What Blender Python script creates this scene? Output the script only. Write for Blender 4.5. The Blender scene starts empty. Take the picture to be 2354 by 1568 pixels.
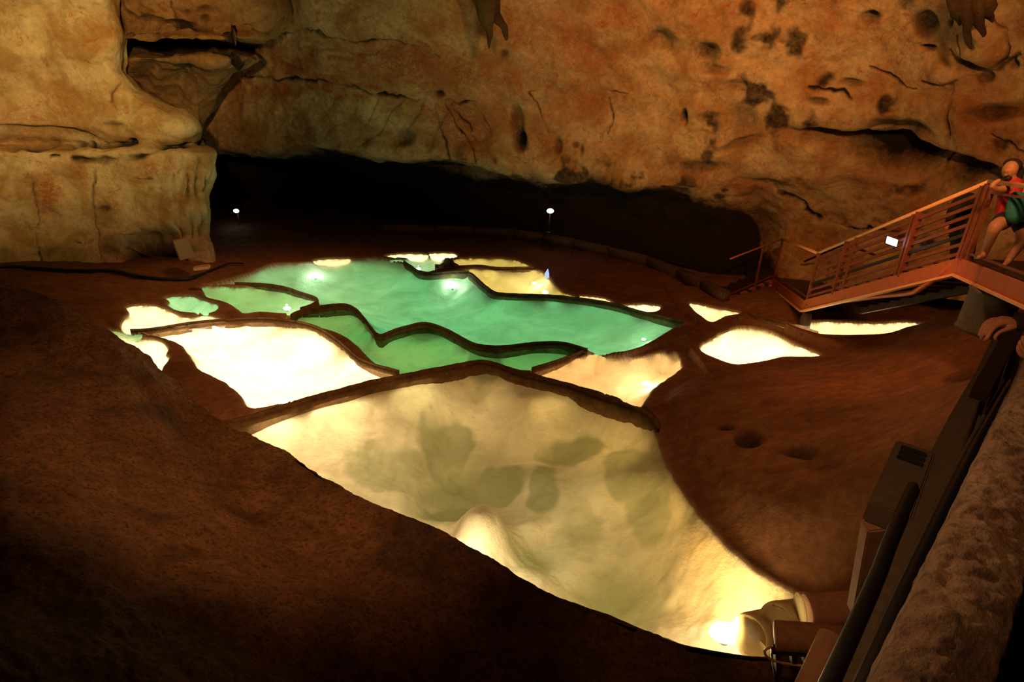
import bpy, bmesh, math, random
import numpy as np
from mathutils import Vector, Matrix
random.seed(7)
C = bpy.context.scene
COL = C.collection
PI = math.pi
# ------------------------------------------------------------------ camera
W_, H_, F_ = 2354.0, 1568.0, 1500.0
PITCH, ROLL, CAMZ = math.radians(25), math.radians(2.5), 6.0
fw = Vector((0, math.cos(PITCH), -math.sin(PITCH)))
r0 = Vector((1, 0, 0)); u0 = Vector((0, math.sin(PITCH), math.cos(PITCH)))
rt = r0*math.cos(ROLL) + u0*math.sin(ROLL)
up = -r0*math.sin(ROLL) + u0*math.cos(ROLL)
CAM = Vector((0, 0, CAMZ))
cd = bpy.data.cameras.new('camera'); cam = bpy.data.objects.new('camera', cd); COL.objects.link(cam)
M = Matrix((( rt.x, up.x, -fw.x, 0), (rt.y, up.y, -fw.y, 0), (rt.z, up.z, -fw.z, CAMZ), (0, 0, 0, 1)))
cam.matrix_world = M
cd.sensor_width = 36; cd.lens = F_/W_*36; cd.clip_start = .05; cd.clip_end = 200
C.camera = cam
def ray(px, py):
    return fw + rt*((px-W_/2)/F_) - up*((py-H_/2)/F_)
def P(px, py, d=None, z=None):
    r = ray(px, py)
    if z is not None: d = (z-CAMZ)/r.z
    return CAM + r*d
def proj(V):                      # numpy (n,3) -> px,py
    q = V - np.array(CAM)
    f = q@np.array(fw); x = q@np.array(rt); y = q@np.array(up)
    return W_/2+F_*x/f, H_/2-F_*y/f
# ------------------------------------------------------------------ numpy helpers
def _hash(ix, iy, iz, s):
    h = (ix*374761393 + iy*668265263 + iz*2147483647 + s*974711) & 0xffffffff
    h = ((h ^ (h >> 13))*1274126177) & 0xffffffff
    return ((h ^ (h >> 16)) & 0xffff)/65535.0
def vnoise(V, scale, seed=0):
    q = V*scale; i = np.floor(q).astype(np.int64); f = q-i; f = f*f*(3-2*f)
    r = 0
    for dx in (0, 1):
        for dy in (0, 1):
            for dz in (0, 1):
                w = (f[:,0] if dx else 1-f[:,0])*(f[:,1] if dy else 1-f[:,1])*(f[:,2] if dz else 1-f[:,2])
                r = r + w*_hash(i[:,0]+dx, i[:,1]+dy, i[:,2]+dz, seed)
    return r*2-1
def fbm(V, scale, octs=4, seed=0, gain=.5):
    r = 0; a = 1
    for k in range(octs):
        r = r + a*vnoise(V, scale*2**k, seed+k*17); a *= gain
    return r
def smooth(x): x = np.clip(x, 0, 1); return x*x*(3-2*x)
def catmull(pts, n, closed=False):
    p = np.array(pts, float); m = len(p); out = []
    segs = m if closed else m-1
    for i in range(segs):
        if closed: a, b, c, d = p[(i-1) % m], p[i], p[(i+1) % m], p[(i+2) % m]
        else: a, b, c, d = p[max(i-1, 0)], p[i], p[i+1], p[min(i+2, m-1)]
        for k in range(n):
            t = k/n
            out.append(.5*((2*b)+(-a+c)*t+(2*a-5*b+4*c-d)*t*t+(-a+3*b-3*c+d)*t**3))
    if not closed: out.append(p[-1])
    return np.array(out)
def mono(pts, n):                 # monotone-ish (damped) spline so that sharp lips stay sharp
    p = np.array(pts, float); m = len(p); out = []
    for i in range(m-1):
        a, b, c, d = p[max(i-1, 0)], p[i], p[i+1], p[min(i+2, m-1)]
        m1 = .3*(c-a); m2 = .3*(d-b)
        for k in range(n):
            t = k/n
            out.append((2*t**3-3*t*t+1)*b+(t**3-2*t*t+t)*m1+(-2*t**3+3*t*t)*c+(t**3-t*t)*m2)
    out.append(p[-1]); return np.array(out)
def sheet(rows, nu, nv):          # rows of Vectors -> refined (R,C,3)
    a = np.array([[list(v) for v in r] for r in rows])
    a = np.stack([mono(r, nu) for r in a])
    a = np.stack([mono(a[:, j], nv) for j in range(a.shape[1])], axis=1)
    return a
def grid_mesh(name, A, mat, attrs={}, parent=None, flip=False):
    R, Cn = A.shape[:2]
    me = bpy.data.meshes.new(name)
    me.vertices.add(R*Cn); me.vertices.foreach_set('co', A.reshape(-1).astype(np.float32))
    idx = np.arange(R*Cn).reshape(R, Cn)
    q = np.stack([idx[:-1,:-1], idx[:-1,1:], idx[1:,1:], idx[1:,:-1]], -1).reshape(-1, 4)
    if flip: q = q[:, ::-1]
    n = len(q)
    me.loops.add(n*4); me.loops.foreach_set('vertex_index', q.reshape(-1).astype(np.int32))
    me.polygons.add(n); me.polygons.foreach_set('loop_start', np.arange(0, n*4, 4, dtype=np.int32))
    me.polygons.foreach_set('use_smooth', np.ones(n, bool))
    me.update(); me.validate()
    for k, v in attrs.items():
        at = me.attributes.new(k, 'FLOAT', 'POINT'); at.data.foreach_set('value', np.asarray(v, np.float32).reshape(-1))
    me.materials.append(mat)
    o = bpy.data.objects.new(name, me); COL.objects.link(o); o.parent = parent
    return o
def normals(A):
    du = np.gradient(A, axis=1); dv = np.gradient(A, axis=0)
    n = np.cross(du, dv); n /= np.linalg.norm(n, axis=-1, keepdims=True)+1e-9
    toc = np.array(CAM)-A
    s = np.sign((n*toc).sum(-1)); s[s == 0] = 1
    return n*s[..., None]
# ------------------------------------------------------------------ materials
def newmat(name):
    m = bpy.data.materials.new(name); m.use_nodes = True
    nt = m.node_tree; nt.nodes.clear(); return m, nt
def N(nt, t, **k):
    n = nt.nodes.new(t)
    for a, b in k.items(): setattr(n, a, b)
    return n
def ramp(nt, fac, stops):
    r = N(nt, 'ShaderNodeValToRGB'); nt.links.new(fac, r.inputs[0])
    e = r.color_ramp.elements
    while len(e) < len(stops): e.new(.5)
    for el, (p, c) in zip(e, stops):
        el.position = p; el.color = (c, c, c, 1) if isinstance(c, (int, float)) else (*c, 1)
    return r.outputs[0]
def mixc(nt, fac, a, b, mode='MIX'):
    m = N(nt, 'ShaderNodeMix', data_type='RGBA', blend_type=mode)
    for s, v in ((m.inputs[0], fac), (m.inputs[6], a), (m.inputs[7], b)):
        if isinstance(v, tuple): s.default_value = (*v, 1)
        elif isinstance(v, (int, float)): s.default_value = v
        else: nt.links.new(v, s)
    return m.outputs[2]
def noise(nt, vec, scale, detail=6, rough=.6, dist=0):
    n = N(nt, 'ShaderNodeTexNoise'); n.inputs['Scale'].default_value = scale
    n.inputs['Detail'].default_value = detail; n.inputs['Roughness'].default_value = rough
    n.inputs['Distortion'].default_value = dist
    nt.links.new(vec, n.inputs['Vector']); return n.outputs[0]
def attr(nt, name):
    a = N(nt, 'ShaderNodeAttribute'); a.attribute_name = name; return a.outputs['Fac']
def rock(name, c1, c2, stain=(.35, .09, .02), dark=(.03, .018, .008), stretch=(1, 1, 1), bump=.5, mott=.5,
         bscale=6, rough=.85, streak=None, calcite=False, spots=.0, wet=(.45, .33, .2)):
    m, nt = newmat(name)
    tc = N(nt, 'ShaderNodeTexCoord'); mp = N(nt, 'ShaderNodeMapping'); mp.inputs['Scale'].default_value = stretch
    nt.links.new(tc.outputs['Object'], mp.inputs[0]); v = mp.outputs[0]
    n1 = noise(nt, v, 1.1, 8, .62, .4); n2 = noise(nt, v, 7, 7, .7)
    col = mixc(nt, ramp(nt, n1, [(.40, 0.), (.60, 1.)]), c1, c2)
    col = mixc(nt, ramp(nt, n2, [(.30, mott), (.64, 1.)]), (0, 0, 0), col, 'MIX')
    n3 = noise(nt, v, 2.7, 9, .7, 1.2)
    col = mixc(nt, ramp(nt, n3, [(.55, 0.), (.66, .7)]), col, stain)
    st = N(nt, 'ShaderNodeMath', operation='MULTIPLY'); nt.links.new(attr(nt, 'stain'), st.inputs[0])
    nt.links.new(ramp(nt, noise(nt, v, 9, 8, .75, 1.5), [(.38, 0.15), (.55, 1.)]), st.inputs[1])
    col = mixc(nt, st.outputs[0], col, stain)
    if spots:
        vo = N(nt, 'ShaderNodeTexNoise'); vo.inputs['Scale'].default_value = 22; vo.inputs['Detail'].default_value = 3
        nt.links.new(v, vo.inputs['Vector'])
        col = mixc(nt, ramp(nt, vo.outputs[0], [(.36, spots), (.47, 0.)]), col, dark)
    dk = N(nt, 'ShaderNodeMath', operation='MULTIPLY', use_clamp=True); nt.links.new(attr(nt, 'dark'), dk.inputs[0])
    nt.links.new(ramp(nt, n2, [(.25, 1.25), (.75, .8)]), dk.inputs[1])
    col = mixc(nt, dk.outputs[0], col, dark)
    if calcite:
        cal = mixc(nt, ramp(nt, noise(nt, v, 1.6, 8, .6, .6), [(.36, 0.), (.64, 1.)]), (.87, .74, .50), (.60, .50, .32))
        cal = mixc(nt, ramp(nt, noise(nt, v, 14, 4, .7), [(.3, .35), (.42, 0.)]), cal, (.45, .36, .22))
        shd = N(nt, 'ShaderNodeMath', operation='MULTIPLY'); nt.links.new(attr(nt, 'bed_shade'), shd.inputs[0]); shd.inputs[1].default_value = .9
        cal = mixc(nt, shd.outputs[0], cal, (.25, .27, .11))  # basin shade and deep-water green painted into the bed colour
        col = mixc(nt, attr(nt, 'calcite'), col, cal)
        col = mixc(nt, attr(nt, 'wet'), col, wet)
    b = N(nt, 'ShaderNodeBsdfPrincipled'); b.inputs['Roughness'].default_value = rough
    b.inputs['Specular IOR Level'].default_value = .25
    nt.links.new(col, b.inputs['Base Color'])
    h1 = noise(nt, v, bscale, 9, .68); h2 = noise(nt, v, bscale*5, 5, .7)
    ad = N(nt, 'ShaderNodeMath', operation='MULTIPLY_ADD'); nt.links.new(h2, ad.inputs[0]); ad.inputs[1].default_value = .3; nt.links.new(h1, ad.inputs[2])
    bp = N(nt, 'ShaderNodeBump'); bp.inputs['Strength'].default_value = bump; bp.inputs['Distance'].default_value = .12
    nt.links.new(ad.outputs[0], bp.inputs['Height']); nt.links.new(bp.outputs[0], b.inputs['Normal'])
    o = N(nt, 'ShaderNodeOutputMaterial'); nt.links.new(b.outputs[0], o.inputs[0])
    return m
def plain(name, col, rough=.6, metal=0, var=.25, scale=20, bump=.15, spec=.4):
    m, nt = newmat(name)
    tc = N(nt, 'ShaderNodeTexCoord'); n = noise(nt, tc.outputs['Object'], scale, 6, .65)
    c = mixc(nt, ramp(nt, n, [(.3, 0.), (.7, 1.)]), tuple(x*(1-var) for x in col), tuple(min(1, x*(1+var)) for x in col))
    b = N(nt, 'ShaderNodeBsdfPrincipled'); b.inputs['Roughness'].default_value = rough; b.inputs['Metallic'].default_value = metal
    b.inputs['Specular IOR Level'].default_value = spec
    nt.links.new(c, b.inputs['Base Color'])
    bp = N(nt, 'ShaderNodeBump'); bp.inputs['Strength'].default_value = bump; bp.inputs['Distance'].default_value = .02
    nt.links.new(n, bp.inputs['Height']); nt.links.new(bp.outputs[0], b.inputs['Normal'])
    o = N(nt, 'ShaderNodeOutputMaterial'); nt.links.new(b.outputs[0], o.inputs[0]); return m
def glow(name, col, s):
    m, nt = newmat(name); e = N(nt, 'ShaderNodeEmission'); e.inputs[0].default_value = (*col, 1); e.inputs[1].default_value = s
    o = N(nt, 'ShaderNodeOutputMaterial'); nt.links.new(e.outputs[0], o.inputs[0]); return m
def water(name, tint):
    m, nt = newmat(name)
    tc = N(nt, 'ShaderNodeTexCoord'); n = noise(nt, tc.outputs['Object'], 3.5, 4, .5)
    bp = N(nt, 'ShaderNodeBump'); bp.inputs['Strength'].default_value = .06; bp.inputs['Distance'].default_value = .03
    nt.links.new(n, bp.inputs['Height'])
    t = N(nt, 'ShaderNodeBsdfTransparent'); t.inputs[0].default_value = (*tint, 1)
    g = N(nt, 'ShaderNodeBsdfGlossy'); g.inputs['Roughness'].default_value = .04; nt.links.new(bp.outputs[0], g.inputs['Normal'])
    f = N(nt, 'ShaderNodeFresnel'); f.inputs[0].default_value = 1.33; nt.links.new(bp.outputs[0], f.inputs['Normal'])
    mx = N(nt, 'ShaderNodeMixShader'); nt.links.new(f.outputs[0], mx.inputs[0]); nt.links.new(t.outputs[0], mx.inputs[1]); nt.links.new(g.outputs[0], mx.inputs[2])
    o = N(nt, 'ShaderNodeOutputMaterial'); nt.links.new(mx.outputs[0], o.inputs[0]); return m
M_ = dict(
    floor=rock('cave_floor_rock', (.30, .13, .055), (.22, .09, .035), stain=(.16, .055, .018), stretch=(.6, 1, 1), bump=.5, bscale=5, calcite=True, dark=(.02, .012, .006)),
    slope=rock('slope_rock', (.32, .155, .062), (.22, .098, .038), stain=(.12, .05, .02), bump=1.0, bscale=9, spots=.6, dark=(.025, .016, .008)),
    wall=rock('back_wall_rock', (.66, .43, .22), (.46, .22, .085), stain=(.34, .075, .015), bump=.8, bscale=4, dark=(.018, .010, .005), mott=.62),
    pillar=rock('left_wall_rock', (.76, .60, .34), (.50, .31, .12), stain=(.40, .13, .03), bump=.6, bscale=5, dark=(.03, .03, .015), mott=.72),
    stal=rock('stalactite_rock', (.16, .085, .035), (.09, .045, .02), stain=(.12, .05, .02), bump=.6, bscale=8),
    over=rock('overhang_rock', (.42, .24, .10), (.36, .19, .07), stain=(.25, .09, .03), bump=.6, bscale=5),  # albedo lowered to stand for the overhang lying in shadow
    dam=rock('rimstone', (.30, .17, .07), (.20, .09, .03), stain=(.10, .045, .015), bump=.8, bscale=14),
    parapet=rock('parapet_stone', (.42, .27, .15), (.26, .16, .08), stain=(.2, .1, .04), bump=1.0, bscale=16, spots=.5),
    ledge=plain('ledge_concrete', (.10, .075, .045), .85, var=.2, bump=.3),
    redpost=plain('dark_red_steel', (.20, .055, .02), .6, .2, .3, 8),
    red=plain('red_painted_steel', (.50, .13, .04), .5, .3, .15, 8),
    rail=plain('handrail_steel', (.80, .40, .18), .4, .1, .1, 8),
    dark=plain('dark_steel', (.05, .028, .018), .5, .5, .2),
    cable=plain('black_rubber', (.012, .012, .010), .5, 0, .2),
    concrete=plain('pink_concrete', (.40, .20, .11), .8, 0, .18, 9, .3),
    pale=plain('pale_concrete', (.60, .47, .24), .8, 0, .12, 9, .3),
    wood=plain('brown_timber', (.30, .14, .06), .7, 0, .3, 12, .4),
    kerb=plain('kerb_stone', (.10, .06, .032), .85, 0, .25, 6, .3),
    box=plain('speaker_box_grey', (.20, .12, .06), .7, 0, .1),
    skin=plain('skin', (.40, .17, .085), .55, 0, .12, 30, .1),
    hair=plain('dark_hair', (.02, .012, .008), .6, 0, .3, 60, .5),
    black=plain('black_cloth', (.010, .010, .011), .9, 0, .3, 40, .3),
    redcloth=plain('red_cloth', (.42, .02, .015), .85, 0, .2, 40, .3),
    teal=plain('teal_cloth', (.02, .14, .12), .8, 0, .2, 40, .3),
    drum=plain('grey_drum', (.09, .07, .05), .7, 0, .2, 10, .2),
    lampglow=glow('lamp_glow', (1, .86, .55), 40), lampgreen=glow('lamp_glow_green', (.45, 1, .85), 12),
    lampwhite=glow('lamp_glow_white', (1, .97, .92), 14), phone=glow('phone_screen', (.75, .9, 1), 4),
    housing=plain('lamp_housing', (.10, .08, .06), .5, .4),
)
WATER = water('pool_water', (.93, .96, .93)); 
# ------------------------------------------------------------------ object helpers
def tag(o, label=None, cat=None, group=None, kind=None):
    for k, v in (('label', label), ('category', cat), ('group', group), ('kind', kind)):
        if v: o[k] = v
    return o
def empty(name, loc, label, cat, group=None):
    o = bpy.data.objects.new(name, None); COL.objects.link(o); o.location = loc; o.empty_display_size = .1
    return tag(o, label, cat, group)
def obj(name, bm, mat, parent=None, smooth_=True):
    me = bpy.data.meshes.new(name); bmesh.ops.recalc_face_normals(bm, faces=bm.faces); bm.to_mesh(me); bm.free()
    for p in me.polygons: p.use_smooth = smooth_
    me.materials.append(mat)
    o = bpy.data.objects.new(name, me); COL.objects.link(o)
    if parent:
        o.parent = parent; o.matrix_parent_inverse = Matrix.Translation(-parent.location)
    return o
def rep(o, ox):                      # parent already-built mesh in world space
    o.parent = ox; o.matrix_parent_inverse = Matrix.Translation(-ox.location); return o
def tube(bm, pts, r, n=10, cap=True):
    pts = [Vector(p) for p in pts]; rs = r if isinstance(r, (list, tuple)) else [r]*len(pts)
    rings = []; prev = None
    for i, p in enumerate(pts):
        t = (pts[min(i+1, len(pts)-1)]-pts[max(i-1, 0)]).normalized()
        if prev is None:
            a = t.orthogonal().normalized()
        else: a = (prev - t*prev.dot(t)).normalized()
        prev = a; b = t.cross(a)
        rings.append([bm.verts.new(p+(a*math.cos(2*PI*k/n)+b*math.sin(2*PI*k/n))*rs[i]) for k in range(n)])
    for i in range(len(rings)-1):
        for k in range(n):
            bm.faces.new((rings[i][k], rings[i][(k+1) % n], rings[i+1][(k+1) % n], rings[i+1][k]))
    if cap: bm.faces.new(rings[0]); bm.faces.new(rings[-1][::-1])
    return bm
def bar(bm, a, b, w, h, upv=Vector((0, 0, 1))):
    a = Vector(a); b = Vector(b); t = (b-a).normalized(); s = t.cross(upv).normalized(); q = s.cross(t)
    vs = [bm.verts.new(p+s*(i*w/2)+q*(j*h/2)) for p in (a, b) for i, j in ((-1, -1), (1, -1), (1, 1), (-1, 1))]
    for f in ((0, 1, 2, 3), (7, 6, 5, 4), (0, 4, 5, 1), (1, 5, 6, 2), (2, 6, 7, 3), (3, 7, 4, 0)): bm.faces.new([vs[i] for i in f])
    return bm
def loft(bm, sections, closed=True, cap=True):
    rings = [[bm.verts.new(v) for v in s] for s in sections]; n = len(rings[0])
    for i in range(len(rings)-1):
        for k in range(n if closed else n-1):
            bm.faces.new((rings[i][k], rings[i][(k+1) % n], rings[i+1][(k+1) % n], rings[i+1][k]))
    if cap and closed: bm.faces.new(rings[0]); bm.faces.new(rings[-1][::-1])
    return bm
# ------------------------------------------------------------------ pools: traced shore (px,py), level, depth
POOLS = [
 dict(k='F', lv=-.10, dep=1.15, sc=.75, col='cream', pow=1.0, pts=[(515,978),(600,958),(700,928),(830,892),(950,867),(1040,851),(1104,839),(1150,853),(1200,873),(1300,895),(1400,925),(1460,945),(1498,970),(1508,1000),(1528,1060),(1560,1120),(1610,1190),(1680,1265),(1760,1330),(1845,1376),(1862,1400),(1850,1460),(1835,1560),(1700,1580),(1560,1540),(1400,1480),(1200,1430),(1020,1330),(850,1240),(720,1140),(600,1050),(540,1005)]),
 dict(k='W', lv=-0.04, dep=.5, sc=.4, col='white', pow=4.0, pts=[(332,768),(380,757),(450,747),(540,740),(600,737),(660,742),(715,755),(755,773),(785,798),(820,826),(862,843),(925,857),(880,868),(800,889),(700,914),(620,934),(572,938),(555,912),(520,882),(468,856),(446,838),(432,812),(410,790),(370,776)]),
 dict(k='L', lv=-0.04, dep=.4, sc=.3, col='white', pow=4.0, pts=[(240,770),(300,777),(345,778),(372,785),(387,800),(382,815),(389,823),(376,842),(364,856),(300,850),(230,800)]),
 dict(k='S', lv=0, dep=.4, sc=.3, col='green', pow=.8, pts=[(225,757),(260,759),(290,762),(326,767),(320,775),(280,778),(230,776)]),
 dict(k='U', lv=.04, dep=.4, sc=.35, col='white', pow=3.0, pts=[(289,706),(315,701),(346,700),(370,706),(395,716),(425,727),(455,725),(485,724),(520,737),(480,742),(400,750),(345,758),(305,762),(276,757),(283,735),(296,720)]),
 dict(k='V', lv=0.08, dep=.4, sc=.3, col='pgreen', pow=1.5, pts=[(378,685),(400,680),(440,680),(465,688),(497,698),(502,707),(488,718),(455,720),(420,717),(398,710),(384,700),(388,692)]),
 dict(k='T', lv=0.09, dep=.45, sc=.35, col='lgreen', pow=.85, pts=[(465,659),(500,655),(545,659),(600,657),(650,664),(690,676),(722,688),(729,694),(712,706),(690,715),(660,721),(600,717),(563,721),(545,710),(522,696),(478,684),(468,672)]),
 dict(k='G', lv=0.08, dep=.75, sc=.8, col='green', pow=.76, pts=[(468,655),(500,650),(570,630),(630,608),(700,605),(790,598),(860,594),(895,597),(930,605),(958,624),(1000,632),(1045,628),(1075,629),(1092,642),(1120,665),(1155,679),(1280,685),(1400,700),(1480,722),(1572,743),(1545,756),(1500,783),(1455,803),(1400,810),(1345,800),(1300,790),(1240,788),(1150,796),(1090,790),(1050,769),(1010,751),(970,742),(920,755),(872,770),(852,756),(836,732),(815,711),(790,702),(745,708),(715,713),(730,694),(695,677),(650,662),(600,655),(540,655)]),
 dict(k='H', lv=-0.02, dep=.55, sc=.5, col='dgreen', pow=.62, pts=[(640,742),(690,725),(740,710),(790,705),(815,714),(832,733),(850,762),(872,777),(920,762),(970,750),(1008,758),(1050,778),(1090,798),(1150,803),(1240,795),(1300,796),(1352,808),(1290,830),(1215,852),(1160,840),(1110,826),(1040,840),(925,860),(885,852),(850,825),(815,790),(775,765),(715,750)]),
 dict(k='O', lv=-0.04, dep=.5, sc=.5, col='orange', pow=1.35, pts=[(1218,853),(1280,835),(1335,819),(1376,809),(1398,822),(1440,824),(1495,816),(1523,808),(1535,815),(1555,812),(1568,838),(1560,852),(1508,888),(1480,926),(1462,932),(1400,907),(1300,880)]),
 dict(k='R', lv=.22, dep=.45, sc=.3, col='white', pow=4.0, pts=[(1608,800),(1630,782),(1680,757),(1720,752),(1770,761),(1820,787),(1887,816),(1850,820),(1800,821),(1760,830),(1720,836),(1690,838),(1640,822)]),
 dict(k='Q', lv=.45, dep=.4, sc=.3, col='peach', pow=3.4, pts=[(1815,745),(1845,741),(1890,737),(1960,740),(2020,742),(2070,739),(2125,742),(2085,752),(2040,766),(1980,770),(1910,770),(1868,764)]),
 dict(k='A', lv=.20, dep=.4, sc=.3, col='peach', pow=3.4, pts=[(1586,696),(1640,706),(1702,719),(1665,728),(1636,741),(1612,727),(1598,716)]),
 dict(k='B', lv=.30, dep=.35, sc=.2, col='white', pow=3.0, pts=[(1722,724),(1760,734),(1800,744),(1840,754),(1868,766),(1830,764),(1785,750),(1745,738)]),
 dict(k='c', lv=0.1, dep=.35, sc=.3, col='white', pow=4.0, pts=[(885,590),(905,584),(945,582),(985,585),(975,592),(930,593)]),
 dict(k='d', lv=0.11, dep=.35, sc=.3, col='white', pow=4.0, pts=[(985,583),(1015,580),(1042,582),(1052,590),(1030,594),(998,592)]),
 dict(k='e', lv=0.08, dep=.35, sc=.3, col='pgreen', pow=.8, pts=[(885,597),(930,595),(985,590),(1015,594),(1023,605),(1008,618),(970,627),(945,614),(925,602)]),
 dict(k='f', lv=0.1, dep=.4, sc=.4, col='yellow', pow=1.1, pts=[(1030,600),(1060,593),(1120,592),(1175,595),(1205,604),(1222,615),(1150,617),(1100,612),(1045,615)]),
 dict(k='g', lv=0.09, dep=.4, sc=.35, col='yellow', pow=1.3, pts=[(1045,624),(1090,616),(1150,620),(1230,619),(1255,634),(1290,668),(1345,689),(1230,683),(1160,677),(1125,662),(1100,640),(1080,626)]),
 dict(k='h', lv=0.1, dep=.35, sc=.25, col='peach', pow=3.4, pts=[(1330,680),(1365,681),(1395,687),(1412,699),(1375,695)]),
 dict(k='i', lv=0.1, dep=.35, sc=.25, col='white', pow=4.0, pts=[(1412,702),(1460,699),(1490,699),(1520,705),(1500,718),(1450,712)]),
 dict(k='j', lv=0.09, dep=.35, sc=.25, col='peach', pow=3.4, pts=[(715,601),(745,595),(802,594),(796,599),(750,603)]),
]
COLS = dict(cream=(1, .80, .40), white=(1, .88, .62), green=(.20, 1, .52), dgreen=(.15, 1, .34), lgreen=(.24, 1, .42), pgreen=(.33, 1, .62),
            orange=(1, .62, .28), peach=(1, .76, .50), yellow=(1, .83, .28))
PLABEL = dict(F=('large cream lit front pool beside the two concrete drums', 1), W=('wide white lit pool behind the left end of the front dam', 1),
 L=('small white lit pool cut off by the left rock slope', 1), S=('thin dark green sliver of pool above the small white pool at the slope', 1),
 U=('cream lit pool left of the wide white pool with a notched left end', 1), V=('small pale green oval pool at the left of the terraces', 1),
 T=('light green pool with a white gleam inside the left end of the big green pool', 1), G=('biggest teal green pool stretching across the middle of the cave floor', 1),
 H=('winding green pool between the big teal pool and the front dam', 1), O=('orange cream pool right of the corner of the front dam', 1),
 R=('white glowing oval pool alone on the right brown rock', 1), Q=('long narrow white pool under the staircase at far right', 1),
 A=('white triangular pool below the foot of the stairs', 1), B=('very thin bright strip of pool between the triangular and the long right pool', 1),
 c=('left of the two thin white pools at the far edge', 1), d=('right of the two thin white pools at the far edge', 1),
 e=('small teal pool beside the brown boulder behind the big green pool', 1), f=('flat yellow pool at the far edge behind the white and yellow pool', 1),
 g=('white and olive yellow pool beyond the right shore of the big green pool', 1), h=('tiny white pool touching the far shore of the big green pool', 1),
 i=('short white pool at the right end of the far shore', 1), j=('thin pinkish white pool at the far left shore of the big green pool', 1))
for p in POOLS:
    w = np.array([list(P(x, y, z=p['lv']))[:2] for x, y in p['pts']])
    p['w'] = catmull(w, 5, True)
def polysd(X, Y, poly):            # >0 inside
    a = poly; b = np.roll(poly, -1, 0)
    dmin = np.full(X.shape, 1e9); ins = np.zeros(X.shape, bool)
    for (ax, ay), (bx, by) in zip(a, b):
        ex, ey = bx-ax, by-ay; L = ex*ex+ey*ey+1e-12
        t = np.clip(((X-ax)*ex+(Y-ay)*ey)/L, 0, 1)
        d = (X-ax-t*ex)**2+(Y-ay-t*ey)**2; dmin = np.minimum(dmin, d)
        c = ((ay > Y) != (by > Y))
        with np.errstate(divide='ignore', invalid='ignore'):
            xi = ax+(Y-ay)*ex/(ey if ey != 0 else 1e-12)
        ins ^= c & (X < xi)
    s = np.sqrt(dmin); return np.where(ins, s, -s)
Ac = [(-250,560,'d',11.5),(0,652,'d',11),(120,690,'d',11),(250,757,'d',11.1),(400,882,'d',11.3),(512,975,'z',.02),(650,1048,'z',-.11),(820,1165,'z',-.11),(1000,1242,'z',-.11),(1230,1371,'z',-.11),(1400,1430,'z',-.11),(1560,1496,'z',-.11),(1720,1527,'z',-.11),(1900,1530,'z',-.11)]
Bc = [(-250,780,9.9),(0,790,9.9),(125,830,9.9),(275,880,9.9),(430,980,10),(545,1040,10.3),(690,1110,9.9),(840,1215,9.0),(1010,1285,8.6),(1230,1400,7.75),(1400,1455,7.4),(1560,1515,7.1),(1720,1542,7.0),(1900,1545,7.0)]
Cc = [(-250,1000,7.6),(0,1000,7.6),(150,1030,7.7),(320,1080,8.0),(480,1150,8.3),(600,1190,8.6),(740,1230,8.5),(870,1300,8.2),(1020,1360,8.0),(1240,1440,7.5),(1400,1485,7.25),(1560,1535,7.0),(1720,1560,6.9),(1900,1560,6.9)]
Dc = [(-250,1300,5.2),(0,1300,5.2),(180,1310,5.6),(350,1330,6.2),(520,1360,6.5),(650,1380,6.8),(790,1400,7.0),(920,1420,7.2),(1060,1450,7.3),(1250,1500,7.2),(1400,1530,7.05),(1560,1565,6.85),(1720,1590,6.75),(1900,1590,6.75)]
Ec = [(-300,1750,3.1),(0,1750,3.2),(200,1750,3.5),(380,1750,3.9),(560,1750,4.4),(720,1750,4.9),(860,1750,5.4),(980,1740,5.8),(1110,1740,6.1),(1270,1740,6.2),(1400,1720,6.3),(1560,1720,6.3),(1720,1720,6.2),(1900,1720,6.2)]
rA = [P(a, b, **{k: v}) for a, b, k, v in Ac]
rE = [P(a, b, d=d) for a, b, d in Ec]
FOOT = np.array([[v.x, v.y] for v in rA]+[[v.x, v.y] for v in reversed(rE)])
# ------------------------------------------------------------------ floor terrain
TP = [(-100,640,.35),(0,640,.34),(200,640,.28),(400,634,.2),(300,690,.15),(500,612,.14),(200,720,.2),(600,570,.1),(900,560,.1),(1200,560,.1),(1400,620,.1),
      (1500,600,.1),(1600,680,.18),(1650,640,.1),(1700,690,.3),(1800,712,.4),(1900,712,.6),(2050,705,.95),(2150,715,1.5),(2250,735,2.0),(2354,735,2.3),(2500,735,2.4),
      (600,500,.1),(1000,505,.1),(1400,520,.1),(200,590,.2),(-100,600,.3),(1560,900,.25),(1600,900,.35),(1750,870,.5),(1900,850,.75),(2100,850,1.3),(2250,850,1.9),
      (1600,1010,.25),(1700,1000,.55),(1900,1000,1.0),(2100,1000,1.7),(1700,1150,.35),(1800,1200,.5),(1950,1150,1.1),(1860,1320,.1),(1950,1300,.7),(2050,1250,1.2),(2200,1150,2.2),
      (1900,1400,-.1),(2000,1500,.3),(1580,770,.25),(1450,830,.1),(2080,790,.75),(2180,755,1.5),(1950,790,.55),(420,850,.12),(470,900,.12),(500,935,.1),(430,700,.14),
      (500,1050,-1.2),(700,1250,-1.6),(1000,1400,-1.6),(300,1100,-1.2),(0,900,-1),(1500,1600,-1.5),(1800,1640,-1.2),(0,1300,-2),(520,700,.15),(620,690,.2),(700,735,.1)]
cps = [list(P(x, y, z=z)) for x, y, z in TP]
for p in POOLS:
    q = p['w'][::4]; cen = p['w'].mean(0)
    if p['k'] == 'F': q = q[:int(len(q)*.62)]
    for a in q: cps.append([a[0]+(a[0]-cen[0])*.0, a[1], p['lv']+.04])
cps = np.array(cps)
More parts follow.
